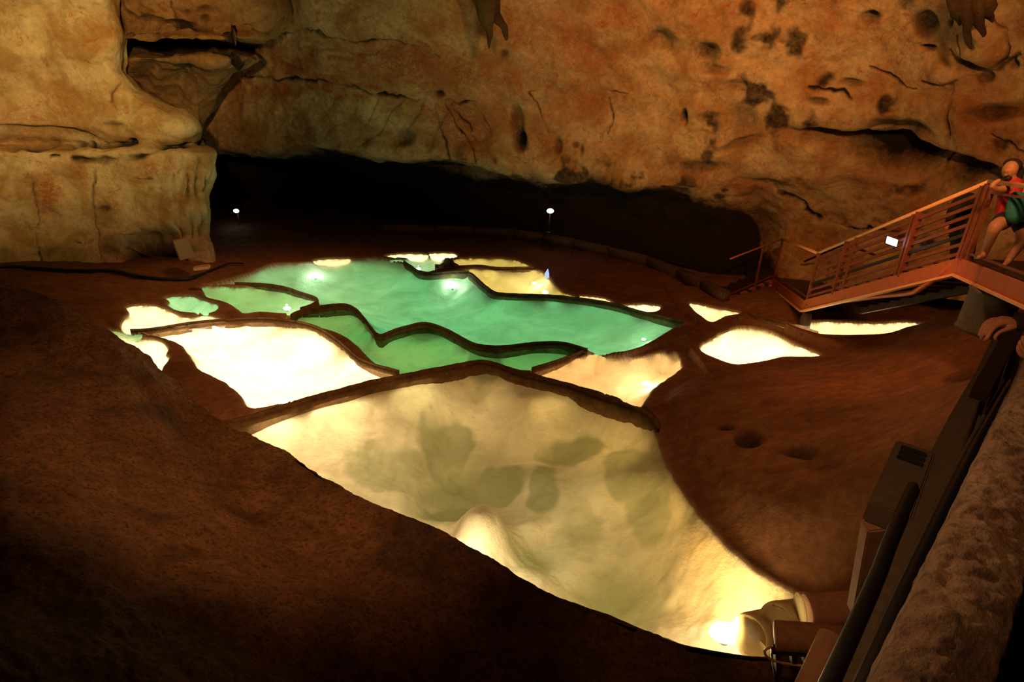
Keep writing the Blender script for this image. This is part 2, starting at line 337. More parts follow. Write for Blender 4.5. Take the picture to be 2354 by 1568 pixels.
def tps_fit(pts, lam=.25):
    n = len(pts); d = np.linalg.norm(pts[:, None, :2]-pts[None, :, :2], axis=-1)
    K = np.where(d > 0, d*d*np.log(d+1e-9), 0)+np.eye(n)*lam
    Pm = np.c_[np.ones(n), pts[:, :2]]
    A = np.block([[K, Pm], [Pm.T, np.zeros((3, 3))]])
    return np.linalg.solve(A, np.r_[pts[:, 2], 0, 0, 0])
sol = tps_fit(cps)
def tps(X, Y):
    r = sol[-3]+sol[-2]*X+sol[-1]*Y
    for (x, y, _), w in zip(cps, sol):
        d2 = (X-x)**2+(Y-y)**2+1e-12; r = r+w*.5*d2*np.log(d2)
    return r
NT, NR = 1150, 640
th = np.linspace(math.radians(-47), math.radians(47), NT); rr = np.exp(np.linspace(math.log(4.3), math.log(31), NR))
TH, RR = np.meshgrid(th, rr); X = (RR*np.sin(TH)).ravel(); Y = (RR*np.cos(TH)).ravel()
Z = tps(X, Y); V3 = np.c_[X, Y, np.zeros_like(X)]
Z = Z + .05*fbm(V3, .8, 4, 3) + .012*fbm(V3*np.array([1, 1.6, 1]), 6, 3, 9)
best = np.full(X.shape, -9.); 
cal = np.zeros_like(X); wet = np.zeros_like(X); bed_shade = np.zeros_like(X)
nz = vnoise(V3, 5, 5)*.02+vnoise(V3, 17, 6)*.008
MOUND = [(1110,1215,.42,.62),(1060,1290,.5,.3),(700,1000,.9,.25),(1330,1090,.9,.35),(1250,960,.7,.2),(900,960,.8,.25),(1420,1330,.7,-.3),(1050,1080,.9,-.25),(1230,1240,.4,-.1),(1000,1130,.4,-.15)]
MW = [(list(P(a, b, z=-.8))[:2], r, h) for a, b, r, h in MOUND]
BED_SHADES = [(1120,905,.45,.28,.8),(1030,1010,.55,.35,.75),(900,1060,.8,.28,.6),(1150,1080,.6,.25,.8),(1040,1145,.42,.16,1.),(1310,1050,.6,.22,.85),(1250,1110,.3,.3,.7),(1430,1110,.35,.35,.6),(1480,1190,.3,.5,.5),(1000,1080,.3,.2,.5),(1330,1250,.5,.4,.35)]  # shaded patches of the front pool, painted onto its bed
for a, b, r1, r2, h in BED_SHADES:
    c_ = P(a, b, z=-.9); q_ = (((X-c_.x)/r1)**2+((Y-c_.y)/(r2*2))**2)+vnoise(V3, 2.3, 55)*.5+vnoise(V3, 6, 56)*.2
    bed_shade = np.maximum(bed_shade, 1.0*h*smooth((1.25-q_)/.6))
outs = []
for p in POOLS:
    w = p['w']; m = 1.2
    box = (X > w[:,0].min()-m) & (X < w[:,0].max()+m) & (Y > w[:,1].min()-m) & (Y < w[:,1].max()+m)
    ii = np.nonzero(box)[0]
    sd = polysd(X[ii], Y[ii], w)+(nz[ii] if p['k'] in 'FWRO' else nz[ii]*.4)
    outs.append((p, ii, sd))
# nearest pool outside wins
own = np.full(X.shape, -1)
for n_, (p, ii, sd) in enumerate(outs):
    better = sd > best[ii]; best[ii[better]] = sd[better]; own[ii[better]] = n_
for n_, (p, ii, sd) in enumerate(outs):
    sel = own[ii] == n_; i2 = ii[sel]; s = sd[sel]; lv = p['lv']
    zin = lv - np.minimum(s, .04) - p['dep']*(1-np.exp(-np.maximum(s-.0, 0)/p['sc']))
    if p['k'] == 'F':
        for (mx, my), r, h in MW:
            g = np.exp(-(((X[i2]-mx)**2+(Y[i2]-my)**2)/(r*r))**1.6)
            zin = zin + h*g*smooth(s/.3)
            if h < 0: bed_shade[i2] = np.maximum(bed_shade[i2], g*.9)
        zin = zin + (.16*fbm(V3[i2], .9, 2, 21)+.05*fbm(V3[i2], 2.6, 3, 24))*smooth(s/.5)
        zin = np.minimum(zin, lv-.03)
        zin = np.where(s > .02, zin, lv-s)
    else:
        zin = zin + .05*fbm(V3[i2], 1.6, 3, 22)*smooth(s/.4)
    out = lv + .03*smooth(-s/.05) + (Z[i2]-lv-.03)*smooth((-s-.02)/.55)
    out = np.maximum(out, lv+.0+np.minimum(-s, .02))
    Z[i2] = np.where(s > 0, zin, out)
    cal[i2] = smooth((s+.01)/.03); wet[i2] = .55*np.exp(-np.maximum(-s, 0)/.05)*(s <= 0)
pF, iF, sF = outs[0]; oth = np.full(X.shape, -9.)
for p_, ii_, sd_ in outs[1:]: oth[ii_] = np.maximum(oth[ii_], sd_)
cut = (sF > -.12) & (sF <= 0) & (oth[iF] > -.3) & (oth[iF] <= .0)
Z[iF[cut]] = np.minimum(Z[iF[cut]], pF['lv']-.3); cal[iF[cut]] = 1.; wet[iF[cut]] = 0
holes = [(1668,982,.16,.28),(1722,1006,.30,.4),(1835,1040,.42,.4),(1000,590,.2,.0)]
dark = np.zeros_like(X)
pxx, pyy = proj(np.c_[X, Y, Z])
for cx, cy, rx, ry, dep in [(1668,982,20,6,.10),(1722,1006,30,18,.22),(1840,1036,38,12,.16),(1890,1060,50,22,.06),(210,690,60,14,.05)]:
    g = np.exp(-(((pxx-cx)/rx)**2+((pyy-cy)/ry)**2)**2); Z -= dep*g; dark = np.maximum(dark, g*(.9 if dep > .09 else .4))  # holes sunk in the floor, their inner shade painted dark
sf = polysd(X, Y, FOOT); Z = Z-1.8*smooth((sf-.03)/.35)
far = smooth((RR.ravel()-17.5)/3); dark = np.maximum(dark, far*.72*(cal < .5))  # far floor colour darkened toward the unlit back of the cave
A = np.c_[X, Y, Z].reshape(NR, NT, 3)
fl = grid_mesh('floor', A, M_['floor'], dict(calcite=cal, wet=wet, bed_shade=bed_shade, dark=dark, stain=np.zeros_like(X)), flip=True)
tag(fl, kind='structure')
# ------------------------------------------------------------------ water sheets and unseen fill discs
def light(name, kind, loc, power, col, size=.1, target=None, spot=60, blend=.6, spread=None):
    ld = bpy.data.lights.new(name, kind); ld.energy = power; ld.color = col
    if kind == 'AREA': ld.shape = 'DISK'; ld.size = size
    else: ld.shadow_soft_size = size
    if kind == 'SPOT': ld.spot_size = math.radians(spot); ld.spot_blend = blend
    o = bpy.data.objects.new(name, ld); COL.objects.link(o); o.location = loc
    if target is not None:
        d = Vector(target)-Vector(loc); o.rotation_euler = d.to_track_quat('-Z', 'Y').to_euler()
    return o
for p in POOLS:
    w = p['w']; cen = w.mean(0)
    bm = bmesh.new(); vs = []
    nrm = []
    for i in range(len(w)):
        t = w[(i+1) % len(w)]-w[i-1]; n = np.array([t[1], -t[0]]); n /= np.linalg.norm(n)+1e-9
        nrm.append(n)
    area = .5*sum(w[i][0]*w[(i+1) % len(w)][1]-w[(i+1) % len(w)][0]*w[i][1] for i in range(len(w)))
    sg = 1 if area > 0 else -1
    for q, n in zip(w, nrm): vs.append(bm.verts.new((q[0]+sg*n[0]*.015, q[1]+sg*n[1]*.015, p['lv'])))
    f = bm.faces.new(vs); bmesh.ops.triangulate(bm, faces=[f])
    o = obj('pool', bm, WATER, smooth_=False)
    if sum(q.normal.z for q in o.data.polygons) < 0: o.data.flip_normals()
    tag(o, PLABEL[p['k']][0], 'pool', 'lit rimstone pools on the cave floor')
    gx, gy = np.meshgrid(np.linspace(w[:,0].min(), w[:,0].max(), 60), np.linspace(w[:,1].min(), w[:,1].max(), 60))
    gx = gx.ravel(); gy = gy.ravel(); sd = polysd(gx, gy, w); left = sd.copy()
    if p['k'] == 'F': continue
    for k in range(10):
        i = int(np.argmax(left))
        if left[i] < .02: break
        r = sd[i]*.97
        light('pool_fill', 'AREA', (gx[i], gy[i], p['lv']-.025), 4.2*p['pow']*PI*r*r, COLS[p['col']], 2*r)  # unseen disc below the surface, added to light the basin evenly
        dd = np.hypot(gx-gx[i], gy-gy[i]); left = np.where(dd < r*1.15, -1, left)
# front pool: unseen fill discs added under the surface, brightest at the upper left, behind the boulder and at the drums
for px_, py_, r, pw, cl in [(640,985,.45,3.4,(1,.86,.55)),(790,950,.8,2.6,(1,.84,.50)),(980,905,.7,1.0,(.96,.84,.42)),(1110,890,.45,.75,(1,.76,.36)),(860,1090,.7,.9,(.96,.90,.55)),
        (1020,1010,.8,.35,(.88,.95,.52)),(1260,935,.5,1.05,(1,.72,.28)),(1400,985,.5,1.05,(1,.70,.25)),(1250,1080,.8,.35,(.92,.90,.42)),(1430,1110,.6,.75,(1,.72,.26)),(1020,1180,.35,1.2,(1,.86,.54)),
        (1105,1262,.30,24.0,(1,.86,.55)),(1300,1230,.6,.55,(1,.80,.38)),(1500,1150,.4,.8,(1,.68,.2)),(1590,1270,.45,1.25,(1,.54,.12)),(1420,1330,.5,.62,(1,.76,.34)),(1690,1340,.35,1.7,(1,.55,.13)),
        (1550,1395,.3,.8,(1,.74,.32)),(1310,1350,.18,1.3,(1,.80,.42)),(1790,1490,.2,.6,(1,.8,.35))]:
    c = P(px_, py_, z=-.13); sdc = float(polysd(np.array([c.x]), np.array([c.y]), POOLS[0]['w'])[0]); r = max(.06, min(r, .93*sdc)); light('pool_fill', 'AREA', c, 4.3*pw*PI*r*r, cl, 2*r)
def lamp(px_, py_, z, col, glowm, power, label, rad=.06, horizontal=True):
    c = P(px_, py_, z=z); e = empty('underwater_lamp', c, label, 'lamp', 'underwater lamps of the pools')
    bm = bmesh.new(); bmesh.ops.create_uvsphere(bm, u_segments=16, v_segments=10, radius=rad, matrix=Matrix.Translation(c)@Matrix.Diagonal((1.3, 1, .6, 1)))
    obj('lamp_lens', bm, glowm, e)
    bm = bmesh.new(); tube(bm, [c+Vector((0, 0, -rad*1.0)), c+Vector((0, 0, -rad*.2))], [rad*.4, rad*.6], 16); obj('lamp_housing', bm, M_['pale'], e)
    light('lamp_light', 'POINT', c+Vector((0, 0, rad+.03)), power*(.38 if glowm is M_['lampglow'] else .5), col, .05)
lamp(725,636,-.16,(.55,1,.85),M_['lampgreen'],26,'lit lamp under the far left part of the big green pool',.07)
lamp(1040,659,-.16,(.55,1,.85),M_['lampgreen'],26,'lit lamp under the far middle of the big green pool',.07)
lamp(1480,780,-.14,(.4,1,.7),M_['lampgreen'],18,'lit lamp under the right tip of the big green pool',.04)
lamp(660,709,-.02,(.6,1,.8),M_['lampgreen'],14,'lit lamp in the light green pool inside the left end',.07)
lamp(835,748,-.18,(.5,1,.8),M_['lampgreen'],34,'lit lamp under the inner bend of the winding green pool',.08)
lamp(962,618,-.02,(.6,1,.9),M_['lampgreen'],10,'lit lamp at the near edge of the small teal pool',.05)
lamp(1228,651,-.05,(1,.9,.5),M_['lampglow'],16,'lit lamp in the olive yellow far pool',.05)
lamp(1485,882,-.20,(1,.75,.45),M_['lampglow'],40,'lit lamp at the right shore of the orange pool',.07)
lamp(1668,1455,-.40,(1,.66,.24),M_['lampglow'],130,'brightest lamp, in the front pool beside the concrete drums',.15)
# ------------------------------------------------------------------ rimstone dams between the pools
def dam(pts, z, width, label, top=.05, n=6, depth=.75, wob=.02):
    L = catmull([list(P(x, y, z=z)) for x, y, *_ in pts], n)
    ws = catmull([[q[2]] if len(q) > 2 else [1.] for q in pts], n)[:, 0]
    prof = [(-1, -depth), (-1.0, -.06), (-.92, -.01), (-.5, .022), (0, .03), (.5, .02), (.92, -.012), (1.0, -.06), (1.05, -depth)]
    rows = []
    # resample
    seg = np.r_[0, np.cumsum(np.linalg.norm(np.diff(L, axis=0), axis=1))]; m = max(12, int(seg[-1]/.06)); s = np.linspace(0, seg[-1], m)
    L = np.stack([np.interp(s, seg, L[:, k]) for k in range(3)], 1); ws = np.interp(s, seg, ws)
    T = np.gradient(L, axis=0); T[:, 2] = 0; T /= np.linalg.norm(T, axis=1, keepdims=True)
    Nn = np.c_[T[:, 1], -T[:, 0], np.zeros(len(T))]
    A = np.zeros((m, 17, 3)); pr = mono(prof, 2)
    endf = np.minimum(1, np.minimum(np.arange(m), np.arange(m)[::-1])/4.+.25)
    for j, (a, b) in enumerate(pr):
        A[:, j] = L + Nn*(a*width/2*ws*endf)[:, None]; A[:, j, 2] = L[:, 2]+top+b*(1 if b < -.2 else 1.3)
    F_ = A.reshape(-1, 3); dn = fbm(F_, 7, 4, 31)*wob
    F_[:, 2] += dn; F_[:, 0] += vnoise(F_, 9, 32)*wob*.6; F_[:, 1] += vnoise(F_, 9, 33)*wob*.6
    o = grid_mesh('rimstone_dam', F_.reshape(m, 17, 3), M_['dam'], dict(dark=np.zeros(m*17), stain=np.zeros(m*17)))
    return tag(o, label, 'rock rim', 'rimstone dams between the pools')
dam([(498,976,.6),(560,964,.8),(600,953),(700,923),(830,887),(950,861),(1040,845),(1104,833,.9),(1150,843),(1200,863),(1305,887),(1345,903,.8),(1400,921,.8),(1460,941,.8),(1500,962,.9),(1514,990,.7)], -.03, .17, 'thick brown curb-like dam along the back of the front pool', .015, 6, 1.2, .012)
dam([(300,763,.7),(345,760,.7),(450,744,.7),(540,737,.7),(600,734,.7),(660,739,.8),(718,751),(757,771),(790,796),(822,824),(862,842),(918,857)], .01, .05, 'thin orange edged dam curving around the far side of the wide white pool', .025, wob=.006)
dam([(540,655,.6),(600,656),(650,663),(692,676),(726,688),(729,696),(712,706),(690,713)], .11, .05, 'thin curved dam around the light green pool', .03, wob=.005)
dam([(668,727),(690,717),(742,706),(790,702),(818,712),(838,734),(856,758),(872,773,1.6),(895,766),(920,757),(970,745),(1010,753),(1050,772,1.5),(1092,793,1.2),(1150,799),(1240,790),(1300,792),(1350,806)], .07, .036, 'long winding dam between the big teal pool and the winding green pool', .015, wob=.005)
dam([(1350,806,.5),(1290,830),(1222,851)], .0, .06, 'short thin dam between the winding green pool and the orange pool', .03, wob=.005)
dam([(928,603),(945,615),(965,627),(1000,631),(1045,627),(1078,628)], .11, .07, 'dam between the small teal pool and the big green pool', .03, wob=.006)
dam([(1076,628),(1092,641,1.2),(1118,662,1.5),(1150,677),(1280,683),(1400,699),(1480,721),(1572,743,.6)], .11, .07, 'dam along the far right shore of the big green pool', .02, wob=.006)
dam([(1000,612),(1045,615),(1100,613),(1150,618),(1228,617)], .11, .05, 'thin dam between the two yellow far pools', .02, wob=.004)
dam([(1720,720),(1765,733),(1800,742),(1850,757),(1880,768)], .36, .10, 'dam along the thin bright strip of pool at right', .02, wob=.008)
bb = bmesh.new()
c = P(1033, 613, z=.12)
bmesh.ops.create_icosphere(bb, subdivisions=4, radius=.25, matrix=Matrix.Translation(c)@Matrix.Diagonal((1.0, .8, .75, 1)))
for v in bb.verts:
    v.co += (v.co-c)*.25*math.sin(v.co.x*14+v.co.y*9)*math.sin(v.co.z*17)
o = obj('boulder', bb, M_['dam']); tag(o, 'reddish brown boulder between the small teal pool and the yellow pools', 'rock')
# ------------------------------------------------------------------ left rock slope in the foreground
rBk = []
for i, v in enumerate(rA):
    d = (v-CAM); d.z = 0; d.normalize()
    rBk.append(v+d*(1.2 if i < 5 else .10)+Vector((0, 0, -2.6 if i < 5 else -1.2)))
rows = [rBk, rA]+[[P(a, b, d=d) for a, b, d in R_] for R_ in (Bc, Cc, Dc, Ec)]
A = sheet(rows, 46, 80); Nn = normals(A); F = A.reshape(-1, 3)
vv = np.clip((np.repeat(np.arange(A.shape[0]), A.shape[1])-80)/160., 0, 1)
rid = np.abs(np.repeat(np.arange(A.shape[0]), A.shape[1])-80.)/80.
amp = (.35+.65*smooth(rid*1.2))
dp = fbm(F, .6, 3, 40)*.17*smooth(rid) + fbm(F, 3, 3, 41)*.035*amp + (fbm(F*np.array([1, 1, 1]), 14, 3, 42))*.012
pxx, pyy = proj(F)
cr = np.exp(-((pxx-1130-.15*(1568-pyy))/14)**2)*smooth((pyy-1430)/60); dp -= .12*cr
A = A + Nn*dp.reshape(A.shape[0], -1)[..., None]
A[76:110, :, 0] += (fbm(A[76:110].reshape(-1, 3), 2.2, 4, 48)*.05*np.repeat(np.bartlett(34), A.shape[1])).reshape(34, -1); A[76:110, :, 1] += (fbm(A[76:110].reshape(-1, 3), 2.6, 4, 49)*.10*np.repeat(np.bartlett(34), A.shape[1])).reshape(34, -1)
ri = np.arange(A.shape[0])[:, None]; fl_ = -.105+np.minimum(.22, np.maximum(ri-80, 0)*.005)
A[80:, :, 2] = np.maximum(A[80:, :, 2], (fl_+np.zeros(A.shape[:2]))[80:])
dk = .6*smooth(fbm(F, .9, 4, 47)*1.4-.1)
o = grid_mesh('rock_slope', A, M_['slope'], dict(dark=dk, stain=np.zeros(len(F)))); tag(o, kind='structure')
# ------------------------------------------------------------------ feature painter for the walls
def paint(F, A, dents=(), cracks=(), stains=(), bumps=()):  # dents and cracks also get their inner shade painted dark
    px_, py_ = proj(F); dp = np.zeros(len(F)); dk = np.zeros(len(F)); st = np.zeros(len(F))
    wob = fbm(F, 2.2, 3, 61)
    for cx, cy, rx, ry, a, dep, d in dents:
        ca, sa = math.cos(math.radians(a)), math.sin(math.radians(a))
        x = (px_-cx)*ca+(py_-cy)*sa; y = -(px_-cx)*sa+(py_-cy)*ca
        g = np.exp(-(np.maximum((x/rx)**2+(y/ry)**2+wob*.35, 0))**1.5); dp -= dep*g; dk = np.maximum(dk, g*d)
    for cx, cy, rx, ry, a, h in bumps:
        ca, sa = math.cos(math.radians(a)), math.sin(math.radians(a))
        x = (px_-cx)*ca+(py_-cy)*sa; y = -(px_-cx)*sa+(py_-cy)*ca
        g = np.exp(-((x/rx)**2+(y/ry)**2)**1.5); dp += h*g
    for pts, w, dep, d in cracks:
        p2 = np.array(pts, float); dm = np.full(len(F), 1e9)
        wx = px_+vnoise(F, 3.3, 71)*7+vnoise(F, 9, 75)*3; wy = py_+vnoise(F, 3.3, 72)*7+vnoise(F, 9, 76)*3
        bx = (px_ > p2[:,0].min()-40) & (px_ < p2[:,0].max()+40) & (py_ > p2[:,1].min()-40) & (py_ < p2[:,1].max()+40)
        ii = np.nonzero(bx)[0]
        if not len(ii): continue
        for a, b in zip(p2[:-1], p2[1:]):
            e = b-a; L = (e*e).sum(); t = np.clip(((wx[ii]-a[0])*e[0]+(wy[ii]-a[1])*e[1])/L, 0, 1)
            dm[ii] = np.minimum(dm[ii], np.hypot(wx[ii]-a[0]-t*e[0], wy[ii]-a[1]-t*e[1]))
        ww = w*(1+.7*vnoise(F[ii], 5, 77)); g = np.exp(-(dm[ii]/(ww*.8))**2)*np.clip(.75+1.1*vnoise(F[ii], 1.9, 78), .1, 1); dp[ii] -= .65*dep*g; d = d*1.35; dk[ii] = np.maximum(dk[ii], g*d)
    for cx, cy, rx, ry, a, s in stains:
        ca, sa = math.cos(math.radians(a)), math.sin(math.radians(a))
        x = (px_-cx)*ca+(py_-cy)*sa; y = -(px_-cx)*sa+(py_-cy)*ca
        st = np.maximum(st, s*np.exp(-((x/rx)**2+(y/ry)**2)**1.5))
    return dp, dk, st, px_, py_
# ------------------------------------------------------------------ back wall, vault and right wall (one sweep of rock)
xs = [330, 520, 700, 880, 1060, 1240, 1420, 1600, 1780, 1960, 2140, 2320, 2560]
def row(ys, ds): return [P(x, y, d=d) for x, y, d in zip(xs, ys, ds)]
rows = [
 row([-420]*13, [10.5]*7+[10,10,9.8,9.5,9,8]),
 row([-90]*13, [18,17.2,15.4,15,15,15,14.8,14.4,13.8,13.2,12.4,11.4,10.2]),
 row([70,70,75,80,85,85,85,85,85,85,85,85,85], [20,19.4,17.6,17,16.9,16.7,16.2,15.6,15,14.3,13.4,12.3,11]),
 row([185,185,205,225,235,230,215,205,200,200,200,200,200], [20.8,20.2,19,18.7,18.4,17.9,17.2,16.4,15.6,14.9,13.9,12.7,11.4]),
 row([300,300,305,315,320,325,320,310,300,300,300,300,300], [21,20.8,20,19.7,19.2,18.7,18,17.1,16.2,15.3,14.2,12.9,11.6]),
 row([338,338,345,368,382,400,425,430,400,390,390,390,390], [21.3,21.0,20.4,20,19.5,19,18.3,17.7,17.1,16.1,14.8,13.2,11.8]),
 row([350,350,358,378,392,412,440,470,460,450,450,450,450], [23.6,23.6,23.2,22.4,21.4,20.4,19.3,18.5,17.8,16.7,15.3,13.5,11.9]),
 row([440,440,440,450,460,470,490,530,560,560,560,540,540], [24.6,24.6,24.0,23.1,22.2,21.2,20,19.2,18.6,17.4,15.8,14.0,12.2]),
 row([545,545,545,545,548,556,580,620,660,670,680,690,690], [23.6,23.3,22.8,22.4,21.8,20.9,19.8,18.8,18.0,16.8,15.0,13.2,11.4]),
]
NU, NV = 70, 48
A = sheet(rows, NU, NV); Nn = normals(A); F = A.reshape(-1, 3)
dents = [(1630,118,27,22,10,.55,.95),(1640,152,30,12,10,.25,.6),(1188,282,13,34,-10,.25,.55),(1197,325,14,20,-10,.5,1),(1576,265,7,17,0,.35,.95),(1522,92,26,24,10,.35,.45),
 (930,315,18,16,0,.2,.6),(1160,125,8,11,0,.1,.6),(2000,40,22,12,-15,.35,.8),(2140,45,30,26,0,.3,.8),(2145,100,18,8,-8,.3,.9),(1285,335,8,20,0,.2,.5),(1340,343,5,14,0,.1,.8),(1326,332,8,8,0,.1,.6),
 (2205,38,5,8,0,.15,.95),(1958,190,25,8,5,.2,.7),(1880,230,24,8,10,.15,.6),(1708,275,34,30,0,.15,.5),(1633,265,22,12,0,.1,.6),(1690,195,30,12,10,.15,.5),(2060,300,70,22,3,.4,.75),(2060,355,125,30,12,.95,1.4),(1960,330,100,16,14,.3,.9),(1900,318,80,15,10,.5,.75),
 (2290,260,70,18,-4,.3,.7),(2210,400,60,34,12,.4,1.0),(2270,420,40,30,0,.3,.7),(2050,500,1,1,0,0,0),(1740,530,46,70,0,.35,.7),(1250,90,1,1,0,0,0),(1117,28,20,34,10,.2,.6),(1008,222,10,7,0,.2,.9),(1700,330,50,10,-20,.2,.55),(1610,385,60,14,0,.2,.6),(1780,420,40,10,0,.1,.5),(2330,145,10,14,0,.2,.8),(2235,140,50,14,20,.25,.7),(2270,175,18,14,-20,.2,.7)]
cracks = [([(650,75),(700,68),(760,78),(840,92),(900,95),(960,108),(1010,120)],2.6,.10,.85),([(690,110),(740,106),(800,112),(870,118)],2,.06,.6),([(560,175),(620,182),(700,185),(780,192),(850,212),(940,222),(1000,232),(1060,238),(1100,236)],3,.16,.85),
 ([(1215,212),(1280,205),(1360,205),(1438,215)],2,.06,.6),([(1660,200),(1690,198)],2,.05,.4),([(1860,198),(1900,206),(1940,210),(1960,228)],4,.14,.9),([(2000,155),(2045,172),(2070,190),(2110,197)],3,.12,.8),([(2125,175),(2160,185),(2200,190),(2210,182)],5,.16,.95),
 ([(1790,440),(1850,460),(1870,490),(1890,505)],4,.15,.9),([(1897,500),(1920,513),(1960,520),(2020,524),(2060,535)],3,.12,.85),([(2205,195),(2190,260),(2178,320),(2170,370),(2155,390)],5,.2,.85),([(2225,60),(2228,100),(2240,140)],5,.15,.8),([(2245,20),(2258,60),(2262,85)],7,.2,.85),([(2275,10),(2272,55)],2,.1,.7),
 ([(2270,5),(2305,25),(2330,60),(2335,100),(2320,130),(2285,150),(2260,150)],3,.15,.75),([(2270,310),(2300,328),(2330,340),(2354,348)],3,.12,.8),([(2195,110),(2225,145),(2290,155),(2350,120)],6,.15,.6),
 ([(1060,300),(1080,340),(1090,380)],2.5,.06,.7),([(1020,245),(1050,290),(1080,330)],2.5,.06,.7),([(1000,240),(1015,300),(1030,370)],3,.07,.7),([(1090,240),(1110,270),(1130,310)],2,.05,.6),([(1130,240),(1160,270),(1180,305)],2,.05,.6),([(1035,240),(1060,270),(1095,330)],2.5,.06,.7),([(1215,215),(1235,250),(1260,300)],3,.05,.6),([(1400,230),(1410,270),(1400,300)],3,.05,.6)]
stains = [(980,150,240,55,10,.85),(1300,95,170,60,20,.6),(1350,235,110,32,3,.6),(1060,290,90,70,25,.8),(1050,50,110,40,0,.4),(1250,170,60,70,20,.5),(1430,40,100,40,0,.5),(2050,420,120,50,10,.5),(1700,430,120,30,0,.4),(2250,250,60,120,0,.5),(1260,300,60,40,0,.5),(740,150,110,30,0,.5)]
bumps = [(2275,95,55,70,0,.35),(2230,310,30,90,0,.15),(1920,400,160,70,15,.25),(1560,45,60,50,0,.2),(1900,250,110,60,10,.15),(1400,330,160,60,0,.15),(2180,160,40,30,20,.2),(1650,330,30,60,0,.1)]
dp, dk, st, pxx, pyy = paint(F, A, dents, cracks, stains, bumps)
nn = fbm(F, .45, 4, 80)*.22 + fbm(F, 2.2, 4, 81)*.05 + np.abs(vnoise(F, 1.3, 82))*.10
# slanting flutes in the vault above the recess
ph = (pxx*.9+pyy*.55)/17+vnoise(F, .8, 83)*3
flute = smooth((pyy-200)/40)*smooth((370-pyy)/40)*smooth((1130-pxx)/120)
nn = nn + flute*(.035*np.abs(np.sin(ph))); dk = np.maximum(dk, flute*.55*np.exp(-(np.sin(ph)/.16)**2)*smooth(vnoise(F, 1.7, 84)*1.2+.55))
dk = np.maximum(dk, .30*smooth((pyy-190)/120)*smooth((980-pxx)/400))  # light falloff on the lower left vault, painted as darker rock
scal = smooth((pyy-95)/25)*smooth((235-pyy)/25)*smooth((1080-pxx)/120)
nn = nn + scal*.06*vnoise(F*np.array([1, 1, 1.6]), 3.4, 85)
st = np.maximum(st, scal*.9*smooth(vnoise(F*np.array([1, 1, 1.6]), 3.4, 85)*-2.4+.1))
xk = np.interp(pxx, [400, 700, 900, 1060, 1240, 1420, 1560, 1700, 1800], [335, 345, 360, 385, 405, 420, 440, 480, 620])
recess_shade = smooth((pyy-xk+18+fbm(F, .9, 4, 86)*22)/52)*smooth((1840-pxx)/120)
dk = np.maximum(dk, recess_shade*1.4)  # unlit recess painted near black into the wall colour
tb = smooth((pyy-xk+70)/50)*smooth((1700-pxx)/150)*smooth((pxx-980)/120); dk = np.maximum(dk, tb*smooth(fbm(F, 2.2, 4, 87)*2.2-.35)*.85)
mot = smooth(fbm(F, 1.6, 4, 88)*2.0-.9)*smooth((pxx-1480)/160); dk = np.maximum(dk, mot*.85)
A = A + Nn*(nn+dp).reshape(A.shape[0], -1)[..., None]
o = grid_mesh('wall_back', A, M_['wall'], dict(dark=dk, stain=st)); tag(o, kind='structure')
# ------------------------------------------------------------------ left lit wall (buttress) with its overhang
def lrow(y, xe, df, dede, yb=None):
    fr = [(-260, df-2.2), (-60, df-1.2), (xe*.22, df-.35), (xe*.48, df-.1), (xe*.72, df), (xe*.88, df+.15), (xe*.96, df+.45), (xe, df+.95)]
    r = [P(x, y, d=d) for x, d in fr]
    r.append(P(xe-6, y+(yb or 0), d=df+2.0)); r.append(P(xe-60, y, d=df+4.5))
    return r
LY = [(-420,250,11.6),(-120,262,14.2),(0,266,15.2),(45,272,15.4),(90,290,15.6),(125,287,15.7),(160,286,15.9),(195,312,16.1),(215,333,16.2),(245,385,16.3),(270,428,16.4),(292,456,16.5),(310,458,16.7),(330,459,16.9),(342,490,16.5),(352,497,16.4),
      (375,494,16.5),(400,494,16.6),(420,488,16.7),(450,479,16.8),(480,479,16.9),(510,474,17),(540,473,17.1),(565,480,17.0),(590,488,17.0),(640,500,17.0),(700,520,17.0)]
rows = [lrow(y, x, d, 0) for y, x, d in LY]
A = sheet(rows, 34, 12); Nn = normals(A); F = A.reshape(-1, 3)
cracks = [([(-20,340),(0,337),(70,335),(150,333),(175,337),(225,336),(262,334),(300,328),(315,322)],7,.36,1.1),([(120,363),(135,362)],4,.15,.9),([(165,368),(205,371),(260,367),(310,359),(355,344),(400,336),(480,330)],8,.4,1.1),([(255,235),(262,215),(275,190)],2.5,.08,.6),
 ([(72,370),(76,430),(85,500),(92,560),(95,600)],3,.06,.75),([(212,390),(216,450),(225,540),(228,600)],2.5,.05,.6),([(175,15),(200,35),(215,40)],2,.05,.5),([(60,430),(45,425),(30,420)],1,.02,.2),([(315,405),(345,412)],2,.05,.5),
 ([(400,400),(395,450),(405,500),(420,545)],4,.10,.6),([(430,400),(428,450),(436,510),(440,545)],4,.12,.65),([(452,360),(448,420),(455,490),(462,540)],4,.10,.55),([(418,360),(412,400)],3,.06,.4),([(472,400),(468,440)],3,.06,.5)]
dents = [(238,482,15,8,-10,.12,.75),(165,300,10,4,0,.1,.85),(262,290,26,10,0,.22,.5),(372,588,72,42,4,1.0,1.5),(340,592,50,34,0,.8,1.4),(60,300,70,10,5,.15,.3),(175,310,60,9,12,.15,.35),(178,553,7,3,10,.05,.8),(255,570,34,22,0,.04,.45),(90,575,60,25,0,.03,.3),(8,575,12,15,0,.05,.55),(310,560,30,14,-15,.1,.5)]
stains = [(110,440,38,55,0,.95),(180,400,30,50,0,.6),(60,280,120,60,0,.5),(250,60,50,60,0,.5),(360,385,60,30,0,.5),(20,330,60,30,0,.5),(450,430,40,60,0,.4),(120,220,90,40,-10,.35)]
bumps = [(400,300,60,30,-25,.2),(60,420,60,60,0,.1),(285,560,50,40,0,.15),(130,500,40,80,0,.12)]
